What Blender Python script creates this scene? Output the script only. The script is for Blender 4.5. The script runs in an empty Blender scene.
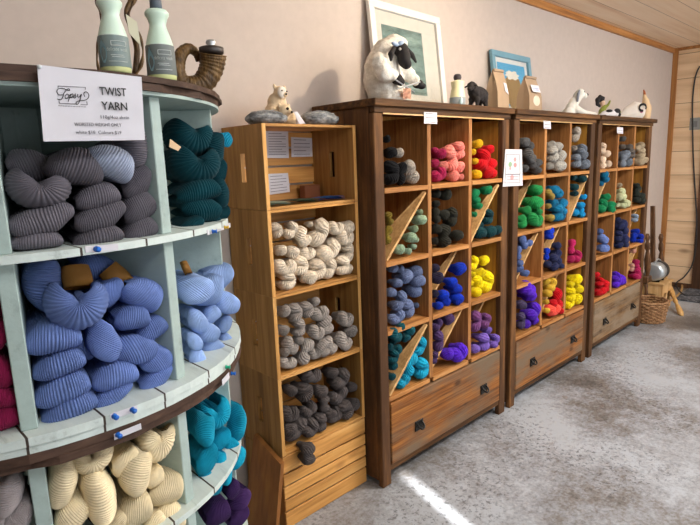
import bpy, bmesh, math, random
from mathutils import Vector, Matrix, Euler, noise
random.seed(7)
S = bpy.context.scene
COL = S.collection
PI = math.pi
sin, cos, rad = math.sin, math.cos, math.radians

# ------------------------------------------------------------------ camera
YAW, PIT, ROL, FPX = 0.7619, 0.1829, -0.0362, 547.77
CAM = Vector((-1.6837, -1.5942, 1.5064))
F_ = Vector((sin(YAW)*cos(PIT), cos(YAW)*cos(PIT), -sin(PIT)))
R0 = Vector((cos(YAW), -sin(YAW), 0)); U0 = R0.cross(F_)
R_ = R0*cos(ROL) + U0*sin(ROL); U_ = -R0*sin(ROL) + U0*cos(ROL)
cd = bpy.data.cameras.new('camera'); cam = bpy.data.objects.new('camera', cd); COL.objects.link(cam)
cd.sensor_width = 36; cd.lens = FPX/700*36; cd.clip_start = 0.02
cam.matrix_world = Matrix(((R_.x, U_.x, -F_.x, CAM.x), (R_.y, U_.y, -F_.y, CAM.y), (R_.z, U_.z, -F_.z, CAM.z), (0, 0, 0, 1)))
S.camera = cam
# ------------------------------------------------------------------ world, lights, exposure
S.view_settings.view_transform = 'Standard'; S.view_settings.look = 'None'
S.view_settings.exposure = 0.28; S.view_settings.gamma = 1; S.view_settings.use_curve_mapping = False
W = bpy.data.worlds.new('sky'); S.world = W; W.use_nodes = True
W.node_tree.nodes['Background'].inputs[0].default_value = (.75, .85, 1, 1)
W.node_tree.nodes['Background'].inputs[1].default_value = 1.0
def lamp(name, kind, loc, target, energy, color, **kw):
    d = bpy.data.lights.new(name, kind); o = bpy.data.objects.new(name, d); COL.objects.link(o)
    o.location = loc; d.energy = energy; d.color = color
    o.rotation_euler = (Vector(target)-Vector(loc)).to_track_quat('-Z', 'Y').to_euler()
    for k, v in kw.items(): setattr(d, k, v)
    return o
lamp('sun', 'SUN', (-3, -9, 4), (-3+.286*.96, -9+.96, 4-.445), 22, (1, .97, .92), angle=rad(.6))
lamp('window_daylight', 'AREA', (-0.9, -4.5, 1.45), (-0.9, 0, 1.9), 26, (.86, .93, 1), shape='RECTANGLE', size=2.4, size_y=1.7)
lamp('shopfront_daylight', 'AREA', (3.0, -4.5, 1.45), (2.6, 0, 1.9), 58, (.92, .96, 1), shape='RECTANGLE', size=2.4, size_y=1.7)
lamp('ceiling_spot', 'SPOT', (.78, -.85, 2.50), (.3, .3, 1.5), 50, (1, .82, .60), spot_size=rad(150), spot_blend=1, shadow_soft_size=.02)
lamp('ceiling_panel', 'AREA', (1.9, -1.9, 2.5), (1.9, -1.2, 0), 84, (1, .965, .92), shape='RECTANGLE', size=3.6, size_y=.4)
lamp('overhead_fill_near', 'AREA', (-1.0, -2.1, 2.5), (-1.1, -1.0, 0), 19, (.90, .95, 1), shape='RECTANGLE', size=1.6, size_y=.4)  # added fill lighting the round unit from above; no such fixture is known

# ------------------------------------------------------------------ helpers
def at(x, y, ax, v):
    d = F_ + R_*((x-350)/FPX) - U_*((y-262.5)/FPX)
    i = 'XYZ'.index(ax); return CAM + d*((v-CAM[i])/d[i])
SAX, SAY = -1.38, -.179
def at_cyl(x, y, r):
    d = F_ + R_*((x-350)/FPX) - U_*((y-262.5)/FPX)
    ox, oy = CAM.x-SAX, CAM.y-SAY
    a = d.x*d.x+d.y*d.y; b = 2*(ox*d.x+oy*d.y); c = ox*ox+oy*oy-r*r
    D = b*b-4*a*c
    t = (-b-math.sqrt(max(D, 0)))/(2*a); return CAM+d*t
def depth(p): return (p-CAM).dot(F_)
def lin(h):
    h = h.lstrip('#'); c = [int(h[i:i+2], 16)/255 for i in (0, 2, 4)]
    return tuple(((v+.055)/1.055)**2.4 if v > .04045 else v/12.92 for v in c)+(1,)
def tag(o, label=None, cat=None, group=None, kind=None):
    if label: o['label'] = label
    if cat: o['category'] = cat
    if group: o['group'] = group
    if kind: o['kind'] = kind
    return o
def thing(name, label, cat, loc=(0, 0, 0), rz=0, group=None):
    o = bpy.data.objects.new(name, None); COL.objects.link(o); o.location = loc; o.rotation_euler = (0, 0, rz)
    o.empty_display_size = .05
    return tag(o, label, cat, group)
def link(name, me, mat, parent=None, smooth=False):
    o = bpy.data.objects.new(name, me); COL.objects.link(o)
    if mat is not None: me.materials.append(mat)
    if smooth:
        for p in me.polygons: p.use_smooth = True
    if parent: o.parent = parent
    return o
def obj(name, bm, mat, parent=None, smooth=False):
    me = bpy.data.meshes.new(name); bmesh.ops.recalc_face_normals(bm, faces=bm.faces); bm.to_mesh(me); bm.free()
    return link(name, me, mat, parent, smooth)
def box(bm, lo, hi, bev=0.0, M=None):
    g = bmesh.ops.create_cube(bm, size=1)['verts']
    lo, hi = Vector(lo), Vector(hi); s = hi-lo; c = (hi+lo)/2
    for v in g: v.co = Vector((v.co.x*s.x, v.co.y*s.y, v.co.z*s.z))+c
    if bev > 0:
        es = list({e for v in g for e in v.link_edges})
        r = bmesh.ops.bevel(bm, geom=es, offset=min(bev, min(s)*.4), segments=1, affect='EDGES', profile=.5)
        g = list({v for f in r['faces'] for v in f.verts})
    if M is not None:
        for v in set(g): v.co = M @ v.co
    return g
def bx(name, lo, hi, mat, parent=None, bev=.0015, M=None):
    bm = bmesh.new(); box(bm, lo, hi, bev, M); return obj(name, bm, mat, parent)
def bar(bm, p, q, w, h, up=(0, 0, 1)):
    p, q = Vector(p), Vector(q); d = (q-p); L = d.length; z = d.normalized(); u = Vector(up)
    x = u.cross(z).normalized(); y = z.cross(x)
    M = Matrix(((x.x, y.x, z.x, p.x), (x.y, y.y, z.y, p.y), (x.z, y.z, z.z, p.z), (0, 0, 0, 1)))
    return box(bm, (-w/2, -h/2, 0), (w/2, h/2, L), min(w, h)*.06, M)
def tube(bm, pts, rs, n=10, close=True):
    pts = [Vector(p) for p in pts]
    if not hasattr(rs, '__len__'): rs = [rs]*len(pts)
    rings = []; up = Vector((0, 0, 1)); prev = None
    for i, p in enumerate(pts):
        t = (pts[min(i+1, len(pts)-1)]-pts[max(i-1, 0)]).normalized()
        if prev is None: a = t.orthogonal().normalized()
        else: a = (prev-t*prev.dot(t)).normalized()
        prev = a; b = t.cross(a)
        rings.append([bm.verts.new(p+(a*cos(2*PI*k/n)+b*sin(2*PI*k/n))*rs[i]) for k in range(n)])
    for A, B in zip(rings, rings[1:]):
        for k in range(n): bm.faces.new((A[k], A[(k+1) % n], B[(k+1) % n], B[k]))
    if close:
        bm.faces.new(rings[0][::-1]); bm.faces.new(rings[-1])
def lathe(bm, prof, n=24, M=None, sx=1, sy=1):
    rings = []
    for r, z in prof:
        rings.append([bm.verts.new((r*cos(2*PI*k/n)*sx, r*sin(2*PI*k/n)*sy, z)) for k in range(n)])
    for A, B in zip(rings, rings[1:]):
        for k in range(n): bm.faces.new((A[k], A[(k+1) % n], B[(k+1) % n], B[k]))
    if prof[0][0] > 1e-5: bm.faces.new(rings[0][::-1])
    if prof[-1][0] > 1e-5: bm.faces.new(rings[-1])
    bmesh.ops.remove_doubles(bm, verts=[v for R in (rings[0], rings[-1]) for v in R], dist=1e-6)
    if M is not None:
        for R in rings:
            for v in R:
                if v.is_valid: v.co = M @ v.co
def prism(bm, poly, y0, y1, M=None):
    a = [bm.verts.new((x, y0, z)) for x, z in poly]; b = [bm.verts.new((x, y1, z)) for x, z in poly]
    bm.faces.new(a); bm.faces.new(b[::-1])
    n = len(poly)
    for i in range(n): bm.faces.new((a[i], b[i], b[(i+1) % n], a[(i+1) % n]))
    if M is not None:
        for v in a+b: v.co = M @ v.co
def quad_slab(bm, c4, th, nrm):
    n = Vector(nrm)*th
    a = [bm.verts.new(c) for c in c4]; b = [bm.verts.new(Vector(c)+n) for c in c4]
    bm.faces.new(a); bm.faces.new(b[::-1])
    for i in range(4): bm.faces.new((a[i], b[i], b[(i+1) % 4], a[(i+1) % 4]))
def smooth_path(pts, n=6):
    pts = [Vector(p) for p in pts]; out = []
    for i in range(len(pts)-1):
        p0, p1, p2, p3 = pts[max(i-1, 0)], pts[i], pts[i+1], pts[min(i+2, len(pts)-1)]
        for k in range(n):
            t = k/n
            out.append(.5*((2*p1)+(p2-p0)*t+(2*p0-5*p1+4*p2-p3)*t*t+(3*p1-p0-3*p2+p3)*t**3))
    return out+[pts[-1]]
def blob(name, elems, vox, mat, parent=None, sm=6, rough=0.0):
    """one continuous organic surface from overlapping ellipsoids and tapered limbs"""
    bm = bmesh.new()
    for e in elems:
        if e[0] == 's':
            g = bmesh.ops.create_icosphere(bm, subdivisions=3, radius=1)['verts']
            c, r = Vector(e[1]), e[2]; M = Euler(e[3]).to_matrix() if len(e) > 3 else Matrix.Identity(3)
            for v in g: v.co = M @ Vector((v.co.x*r[0], v.co.y*r[1], v.co.z*r[2]))+c
        else:
            pts = [Vector(p) for p in e[1]]; rs = e[2]
            for i in range(len(pts)):
                g = bmesh.ops.create_icosphere(bm, subdivisions=2, radius=rs[i])['verts']
                for v in g: v.co += pts[i]
            tube(bm, pts, rs, 12)
    me = bpy.data.meshes.new(name); bm.to_mesh(me); bm.free()
    o = bpy.data.objects.new(name, me); COL.objects.link(o)
    m = o.modifiers.new('r', 'REMESH'); m.mode = 'VOXEL'; m.voxel_size = vox
    s = o.modifiers.new('s', 'SMOOTH'); s.iterations = sm; s.factor = .5
    dg = bpy.context.evaluated_depsgraph_get()
    me2 = bpy.data.meshes.new_from_object(o.evaluated_get(dg)); me2.name = name
    bpy.data.objects.remove(o)
    if rough:
        for v in me2.vertices:
            n = noise.noise(v.co*60)+.5*noise.noise(v.co*140); v.co += v.normal*n*rough
    if parent:
        for v in me2.vertices: v.co.z = max(v.co.z, .0008)
    me2.materials.clear()
    return link(name, me2, mat, parent, True)
def text(name, s, size, loc, R, mat, parent=None, align='LEFT', bold=0.0, width=None):
    c = bpy.data.curves.new(name, 'FONT'); c.body = s; c.size = size; c.align_x = align; c.extrude = .0002; c.offset = bold; c.resolution_u = 3
    o = bpy.data.objects.new(name, c); COL.objects.link(o)
    dg = bpy.context.evaluated_depsgraph_get(); me = bpy.data.meshes.new_from_object(o.evaluated_get(dg)); bpy.data.objects.remove(o)
    xs = [v.co.x for v in me.vertices]
    if width and xs:
        k = width/(max(xs)-min(xs)); x0 = min(xs)
        for v in me.vertices: v.co.x = (v.co.x-x0)*k
    M = Matrix.Translation(loc) @ R.to_4x4()
    for v in me.vertices: v.co = M @ v.co
    return link(name, me, mat, parent)
UPR = Matrix(((1, 0, 0), (0, 0, -1), (0, 1, 0)))          # text plane standing upright, read from -Y

# ------------------------------------------------------------------ materials
class NT:
    def __init__(s, name):
        s.m = bpy.data.materials.new(name); s.m.use_nodes = True; s.t = s.m.node_tree; s.b = s.t.nodes['Principled BSDF']
    def n(s, ty, **kw):
        x = s.t.nodes.new(ty)
        for k, v in kw.items(): setattr(x, k, v)
        return x
    def l(s, a, b): s.t.links.new(a, b)
    def math(s, op, a, b=None):
        x = s.n('ShaderNodeMath', operation=op)
        for i, v in enumerate((a, b)):
            if v is None: continue
            if isinstance(v, (int, float)): x.inputs[i].default_value = v
            else: s.l(v, x.inputs[i])
        return x.outputs[0]
    def ramp(s, f, stops):
        x = s.n('ShaderNodeValToRGB'); e = x.color_ramp.elements
        while len(e) < len(stops): e.new(.5)
        for i, (p, c) in enumerate(stops): e[i].position = p; e[i].color = c
        s.l(f, x.inputs[0]); return x.outputs[0]
    def noise(s, vec, sc, det=4, ro=.55):
        x = s.n('ShaderNodeTexNoise'); x.inputs['Scale'].default_value = sc; x.inputs['Detail'].default_value = det; x.inputs['Roughness'].default_value = ro
        if vec is not None: s.l(vec, x.inputs['Vector'])
        return x.outputs['Fac']
    def mapped(s, scale, rnd=True, kind='Object'):
        tc = s.n('ShaderNodeTexCoord'); mp = s.n('ShaderNodeMapping'); mp.inputs['Scale'].default_value = scale
        s.l(tc.outputs[kind], mp.inputs['Vector'])
        if rnd:
            oi = s.n('ShaderNodeObjectInfo'); cx = s.n('ShaderNodeCombineXYZ')
            for i in range(3): s.l(s.math('MULTIPLY', oi.outputs['Random'], 37.0+11*i), cx.inputs[i])
            s.l(cx.outputs[0], mp.inputs['Location'])
        return mp.outputs[0]
    def mix(s, f, a, b, bt='MIX'):
        x = s.n('ShaderNodeMix', data_type='RGBA', blend_type=bt)
        for i, v in ((0, f), (6, a), (7, b)):
            if isinstance(v, (int, float, tuple)): x.inputs[i].default_value = v
            else: s.l(v, x.inputs[i])
        return x.outputs[2]
    def bump(s, h, st, dist=.002):
        x = s.n('ShaderNodeBump'); x.inputs['Strength'].default_value = st; x.inputs['Distance'].default_value = dist
        s.l(h, x.inputs['Height']); s.l(x.outputs[0], s.b.inputs['Normal'])
    def done(s, col, rough=.6, **kw):
        if isinstance(col, tuple): s.b.inputs['Base Color'].default_value = col
        else: s.l(col, s.b.inputs['Base Color'])
        s.b.inputs['Roughness'].default_value = rough
        for k, v in kw.items(): s.b.inputs[k.replace('_', ' ')].default_value = v
        return s.m
def plain(name, hexc, rough=.6, **kw):
    t = NT(name); nz = t.noise(t.mapped((1, 1, 1)), 25, 3)
    c = lin(hexc); d = tuple(v*.86 for v in c[:3])+(1,)
    return t.done(t.mix(nz, d, c), rough, **kw)
def wood(name, dark, mid, light, axis='X', grain=26, rough=.65, patch=None, knots=0.0, bump=.25, stretch=.06):
    t = NT(name); sc = {'X': (stretch, 1, 1), 'Y': (1, stretch, 1), 'Z': (1, 1, stretch)}[axis]
    v = t.mapped(sc); f = t.noise(v, grain, 7, .62)
    g2 = t.noise(v, grain*4, 3, .5)
    f2 = t.math('ADD', t.math('MULTIPLY', f, .75), t.math('MULTIPLY', g2, .25))
    c = t.ramp(f2, [(.30, lin(dark)), (.50, lin(mid)), (.70, lin(light))])
    if patch:
        pn = t.noise(t.mapped({'X': (.35, 1, 1), 'Y': (1, .35, 1), 'Z': (1, 1, .35)}[axis]), 7, 6, .65)
        c = t.mix(t.ramp(pn, [(.38, (0, 0, 0, 1)), (.60, (1, 1, 1, 1))]), c, lin(patch))
    if knots:
        vo = t.n('ShaderNodeTexVoronoi'); vo.inputs['Scale'].default_value = 6
        t.l(t.mapped({'X': (.5, 1, 1), 'Y': (1, .5, 1), 'Z': (1, 1, .5)}[axis]), vo.inputs['Vector'])
        k = t.ramp(vo.outputs['Distance'], [(.05, (1, 1, 1, 1)), (.13, (0, 0, 0, 1))])
        c = t.mix(t.math('MULTIPLY', k, knots), c, lin(dark))
    oi = t.n('ShaderNodeObjectInfo'); hs = t.n('ShaderNodeHueSaturation')
    t.l(c, hs.inputs['Color']); t.l(t.math('ADD', t.math('MULTIPLY', oi.outputs['Random'], .3), .85), hs.inputs['Value'])
    t.bump(f2, bump, .004)
    return t.done(hs.outputs[0], rough, Specular_IOR_Level=.3)
barn_z = wood('barn_wood_upright', '22140a', '654223', '8f6336', 'Z', 26, .7, patch='4a301b')
barn_x = wood('barn_wood_level', '22140a', '523519', '7d542c', 'X', 24, .7)
barn_y = wood('barn_wood_deep', '241610', '4f3220', '76502f', 'Y', 22, .6)
drawer_m = wood('weathered_drawer_wood', '2c180b', '8a5526', 'b87c3e', 'X', 30, .7, patch='75624e', knots=.7, bump=.5, stretch=.035)
drawer_m2 = wood('grey_drawer_wood', '2c2017', '6f5335', '96764f', 'X', 30, .7, patch='857562', knots=.5, bump=.5, stretch=.035)
edge_x = wood('shelf_wood_level', '7a4c26', 'ad7640', 'c8925a', 'X', 30, .55)
edge_z = wood('shelf_wood_upright', '6e4424', '9d6a3a', 'bd8750', 'Z', 30, .55)
panel_z = wood('cubby_plywood', '7a4e1e', 'a9772f', 'c29342', 'Z', 12, .55)
diag_m = wood('diagonal_board_wood', 'a57b4c', 'caa06a', 'dcb884', 'X', 24, .5)
crate_x = wood('crate_pine_level', '94622f', 'c68f4c', 'dcaa68', 'X', 16, .55, knots=.6)
crate_z = wood('crate_pine_upright', '7d5829', 'a47840', 'c29657', 'Z', 14, .55, knots=.5)
crate_edge = wood('crate_pine_edge', 'b47c40', 'd39d58', 'e4b878', 'Z', 20, .55)
board_m = wood('leaning_board_wood', '70451f', '976231', 'ac773a', 'Z', 10, .5)
def paper_mat(): return plain('white_paper', 'd9d7de', .75)
paper = paper_mat()
ink = plain('black_ink', '1b1b1f', .6); ink_grey = plain('grey_ink', '55555c', .6)
black_metal = plain('black_metal', '16130f', .42, Metallic=.4)
blue_pin = plain('blue_plastic', '1c6fd8', .3); green_pin = plain('green_plastic', '19b58f', .3); yellow_pin = plain('yellow_plastic', 'e0b020', .4)

def spool_paint(name, base, worn, rough=.6, planks=True):
    t = NT(name); v = t.mapped((1, .12, 1), False); f = t.noise(v, 30, 7, .65)
    c = t.ramp(f, [(.28, lin(worn)), (.42, lin(base)), (.75, tuple(min(1, x*1.15) for x in lin(base)[:3])+(1,))])
    h = f
    if planks:
        tc = t.n('ShaderNodeTexCoord'); sp = t.n('ShaderNodeSeparateXYZ'); t.l(tc.outputs['Object'], sp.inputs[0])
        fr = t.math('FRACT', t.math('MULTIPLY', t.math('ADD', sp.outputs[0], 3.0), 8.7))
        k = t.math('LESS_THAN', fr, .035)
        c = t.mix(k, c, lin('3a2f26')); h = t.math('SUBTRACT', f, t.math('MULTIPLY', k, 2.0))
    t.bump(h, .35, .003)
    return t.done(c, rough)
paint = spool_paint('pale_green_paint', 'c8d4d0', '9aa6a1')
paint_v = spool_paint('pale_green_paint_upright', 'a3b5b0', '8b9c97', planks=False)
spool_brown = wood('spool_weathered_wood', '2c1f18', '574034', '7c6250', 'X', 26, .7, patch='453228', bump=.6)

def yarn_mat(name, hexc, n=10.0, var=.30, ridge=.85, marl=None):
    t = NT(name); tc = t.n('ShaderNodeTexCoord'); sp = t.n('ShaderNodeSeparateXYZ'); t.l(tc.outputs['UV'], sp.inputs[0])
    ph = t.math('ADD', t.math('MULTIPLY', sp.outputs[1], n*2*PI), t.math('MULTIPLY', sp.outputs[0], 22.0))
    wv = t.math('ADD', t.math('MULTIPLY', t.math('SINE', ph), .5), .5)
    oi = t.n('ShaderNodeObjectInfo')
    nz = t.noise(t.mapped((1, 1, 1)), 3.0, 4)
    c = lin(hexc); d = tuple(x*(1-var) for x in c[:3])+(1,); u = tuple(min(1, x*(1+var*.7)) for x in c[:3])+(1,)
    col = t.ramp(nz, [(.3, d), (.5, c), (.72, u)])
    if marl:
        mz = t.noise(t.mapped((1, 1, 1)), 9.0, 5, .75); col = t.mix(t.ramp(mz, [(.45, (0, 0, 0, 1)), (.6, (1, 1, 1, 1))]), col, lin(marl))
    hs = t.n('ShaderNodeHueSaturation'); t.l(col, hs.inputs['Color'])
    t.l(t.math('ADD', t.math('MULTIPLY', oi.outputs['Random'], .36), .82), hs.inputs['Value'])
    fz = t.noise(None, 900, 2)
    t.bump(t.math('ADD', wv, t.math('MULTIPLY', fz, .4)), ridge, .004)
    return t.done(hs.outputs[0], .9, Sheen_Weight=.04, Sheen_Roughness=.5, Specular_IOR_Level=.15)

# ------------------------------------------------------------------ the setting
CE, WY, RX, LX, FY = 2.55, .385, 5.04, -4.0, -4.6
def floor_mat():
    t = NT('polished_concrete'); v = t.mapped((1, 1, 1), False)
    big = t.noise(v, 1.3, 3, .5); med = t.noise(v, 14, 6, .7); fine = t.noise(v, 60, 5, .7)
    f = t.math('ADD', t.math('ADD', t.math('MULTIPLY', big, .52), t.math('MULTIPLY', med, .26)), t.math('MULTIPLY', fine, .22))
    c = t.ramp(f, [(.40, lin('595553')), (.46, lin('7b7876')), (.50, lin('8f9196')), (.58, lin('adb3bb'))])
    sp = t.math('MULTIPLY', t.ramp(t.noise(v, 38, 6, .75), [(.54, (0, 0, 0, 1)), (.58, (1, 1, 1, 1))]), t.ramp(t.noise(v, 1.6, 4), [(.46, (0, 0, 0, 1)), (.58, (1, 1, 1, 1))]))
    c = t.mix(t.math('MULTIPLY', sp, .65), c, lin('4c4a4b'))
    t.bump(fine, .08, .003)
    t.done(c, .42)
    t.l(t.ramp(med, [(.3, (.30, .30, .30, 1)), (.7, (.52, .52, .52, 1))]), t.b.inputs['Roughness'])
    return t.m
def plank_mat(name, axis_u, cols, width, seam='5a3a22', grain=9, along='X', off=0.0):
    t = NT(name); tc = t.n('ShaderNodeTexCoord'); sp = t.n('ShaderNodeSeparateXYZ'); t.l(tc.outputs['Object'], sp.inputs[0])
    q = t.math('DIVIDE', t.math('ADD', sp.outputs['XYZ'.index(axis_u)], 20.0+off), width); fr = t.math('FRACT', q); idx = t.math('FLOOR', q)
    mp = t.n('ShaderNodeMapping'); mp.inputs['Scale'].default_value = tuple(.07 if a == along else 1 for a in 'XYZ')
    t.l(tc.outputs['Object'], mp.inputs['Vector'])
    cx = t.n('ShaderNodeCombineXYZ')
    for i in range(3): t.l(t.math('MULTIPLY', idx, 3.7+i), cx.inputs[i])
    t.l(cx.outputs[0], mp.inputs['Location'])
    f = t.noise(mp.outputs[0], grain, 6, .6)
    c = t.ramp(f, [(.3, lin(cols[0])), (.5, lin(cols[1])), (.72, lin(cols[2]))])
    vo = t.n('ShaderNodeTexVoronoi'); vo.inputs['Scale'].default_value = 2.6
    mk = t.n('ShaderNodeMapping'); mk.inputs['Scale'].default_value = tuple(.4 if a == along else 1 for a in 'XYZ'); t.l(tc.outputs['Object'], mk.inputs['Vector'])
    t.l(mk.outputs[0], vo.inputs['Vector'])
    k = t.ramp(vo.outputs['Distance'], [(.03, (1, 1, 1, 1)), (.09, (0, 0, 0, 1))])
    c = t.mix(t.math('MULTIPLY', k, .75), c, lin('6d4428'))
    s = t.math('LESS_THAN', fr, .022)
    c = t.mix(t.math('MULTIPLY', s, .8), c, lin(seam))
    t.bump(t.math('SUBTRACT', f, t.math('MULTIPLY', s, 3.0)), .3, .004)
    return t.done(c, .5)
wallp = plain('painted_plaster', 'cabdb4', .85)
pine_ceiling = plank_mat('pine_ceiling_boards', 'Y', ('dcbb98', 'efd6b8', 'f7e4cc'), .19)
pine_wall = plank_mat('pine_wall_boards', 'Z', ('c9a680', 'e2c29c', 'efd5b3'), .25, along='Y', off=.02)
trim_m = wood('trim_pine', '7f5230', 'a8733f', 'bd8750', 'X', 20, .5)
def struct(name, lo, hi, mat, bev=0):
    o = bx(name, lo, hi, mat, None, bev); o['kind'] = 'structure'; return o
struct('floor', (LX, FY, -.1), (RX, WY, 0), floor_mat())
struct('ceiling', (LX, FY, CE), (RX, WY, CE+.1), pine_ceiling)
struct('wall_back', (LX, WY, 0), (RX, WY+.1, CE), wallp)
struct('wall_left', (LX-.1, FY, 0), (LX, WY, CE), wallp)
struct('wall_right', (RX, FY, 0), (RX+.1, WY, CE), pine_wall)
# unseen front wall, with a slit added and shaped for the floor's sun streak
bm = bmesh.new()
g0, g1, z0, z1 = -1.195, -1.133, 1.66, 2.16
box(bm, (LX, FY-.04, 0), (g0, FY, CE)); box(bm, (g1, FY-.04, 0), (RX, FY, CE)); box(bm, (g0, FY-.04, 0), (g1, FY, z0)); box(bm, (g0, FY-.04, z1), (g1, FY, CE))
obj('wall_front', bm, wallp)['kind'] = 'structure'
struct('trim_1', (LX, WY-.018, CE-.05), (RX-.02, WY, CE), trim_m)
struct('trim_2', (RX-.018, WY-.05, .0), (RX, WY, CE), wood('trim_pine_upright', '7f5230', 'a8733f', 'bd8750', 'Z', 20, .5))
struct('trim_3', (RX-.015, FY, CE-.03), (RX, WY-.05, CE), trim_m)
dark_trim = wood('dark_door_casing', '2b1d14', '4d3423', '664631', 'Z', 18, .55)
struct('trim_4', (RX-.03, -.22, 0), (RX, .047, CE-.03), dark_trim)
struct('baseboard_right', (RX-.02, .047, 0), (RX, WY-.05, .05), dark_trim)
struct('baseboard_back', (3.4, WY-.015, 0), (RX-.02, WY, .09), dark_trim)

# ------------------------------------------------------------------ cubby cabinets
PITCH, CW, CH = 1.1275, 1.07, 1.755
CX = [(.06, .355), (.388, .69), (.722, 1.005)]
SZ = [1.385, 1.063, .748, .432]                    # shelf tops, row by row
ROWN = ['top-row', 'second-row', 'third-row', 'lowest-row']; COLN = ['left', 'centre', 'right']
CABN = ['nearest cabinet', 'middle cabinet', 'farthest cabinet']
DIAG = [{(1, 0): 0, (1, 2): .01, (2, 1): .06, (3, 0): 0, (3, 1): .03, (3, 2): .08}, {(0, 2): .09, (1, 0): .07, (1, 2): 0, (2, 0): .02, (2, 1): .04, (3, 1): .04}, {(1, 0): .04, (2, 2): .05, (3, 2): .03}]
def cell(c, r, k):
    x0, x1 = CX[k]; top = 1.70 if r == 0 else SZ[r-1]-.022
    return c*PITCH+x0, c*PITCH+x1, SZ[r], top
def make_cabinet(c, label):
    t = thing('cubby_cabinet', label, 'cabinet', (c*PITCH, 0, 0), 0, 'barn-wood yarn cabinets along the wall')
    D = .375
    bx('top_board', (-.012, -.022, 1.725), (CW+(.045 if c == 2 else .02), D, CH), barn_x, t, .003)
    bx('top_rail', (.0, -.006, 1.70), (CW, .02, 1.725), barn_x, t)
    bx('top_batten', (.055, -.004, 1.694), (1.008, .008, 1.700), diag_m, t, 0)
    for s, (a, b) in enumerate(((.0, .028), (CW-.028, CW))):
        bx('side_panel', (a, .03, .03), (b, D, 1.725), barn_z, t)
    for a, b in ((0, .058), (1.007, CW)): bx('corner_post', (a, 0, 0), (b, .03, 1.70), barn_z, t, .004)
    for a, b in ((0.002, .045), (CW-.045, CW-.002)): bx('back_leg', (a, D-.045, 0), (b, D-.002, .03), barn_z, t, .002)
    bx('back_panel', (.028, D-.012, .10), (CW-.028, D-.001, 1.725), panel_z, t, 0)
    for a, b in ((.358, .385), (.692, .719)):
        bx('column_divider', (a, .004, .432), (b, D-.012, 1.694), edge_z, t)
    bx('inner_side', (.0585, .03, .432), (.0605, D-.012, 1.694), panel_z, t, 0)
    bx('inner_side', (1.0045, .03, .432), (1.0065, D-.012, 1.694), panel_z, t, 0)
    for r, z in enumerate(SZ):
        for k, (a, b) in enumerate(((.058, .358), (.385, .692), (.719, 1.007))):
            bm = bmesh.new(); box(bm, (a, .001, z-.021), (b, D-.012, z), .0015)
            obj('shelf', bm, edge_x, t)
    for (r, k), y in DIAG[c].items():
        x0, x1, zb, zt = cell(c, r, k); x0 -= c*PITCH; x1 -= c*PITCH
        bm = bmesh.new(); hgt = 1.0 if r else .93
        p, q = Vector((x0+.006, y+.004, zb+.008)), Vector((x1-.012, y+.004, zb+(zt-zb)*hgt-.012))
        d = (q-p).normalized(); n = Vector((-d.z, 0, d.x))*.006
        b = p+Vector((0, .16 if (r, k) == (1, 0) else .11, 0)); A = [bm.verts.new(v-n) for v in (p, q, q+Vector((-.004, .012, 0)), b)]; B = [bm.verts.new(v+n) for v in (p, q, q+Vector((-.004, .012, 0)), b)]
        bm.faces.new(A); bm.faces.new(B[::-1])
        for i in range(4): bm.faces.new((A[i], B[i], B[(i+1) % 4], A[(i+1) % 4]))
        obj('diagonal_divider', bm, diag_m, t)
    dr = bx('drawer', (.062, -.004, .098), (1.003, .30, .402), drawer_m2 if c == 2 else drawer_m, t, .004)
    for x in (.258, .83):
        bm = bmesh.new(); box(bm, (x-.030, -.010, .200), (x+.030, -.004, .252), .002)
        tube(bm, smooth_path([(x-.02, -.012, .238), (x-.016, -.028, .222), (x, -.032, .214), (x+.016, -.028, .222), (x+.02, -.012, .238)], 4), .005, 8)
        obj('handle', bm, black_metal, dr)
    bx('bottom_rail', (.058, .004, .066), (1.007, .02, .096), barn_x, t)
    return t
make_cabinet(0, 'tall reclaimed-wood cubby cabinet nearest the camera, with white sheep sculpture on top')
make_cabinet(1, 'middle reclaimed-wood cubby cabinet with paper bags and white dog on top')
make_cabinet(2, 'farthest reclaimed-wood cubby cabinet, beside the wicker basket')

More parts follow.
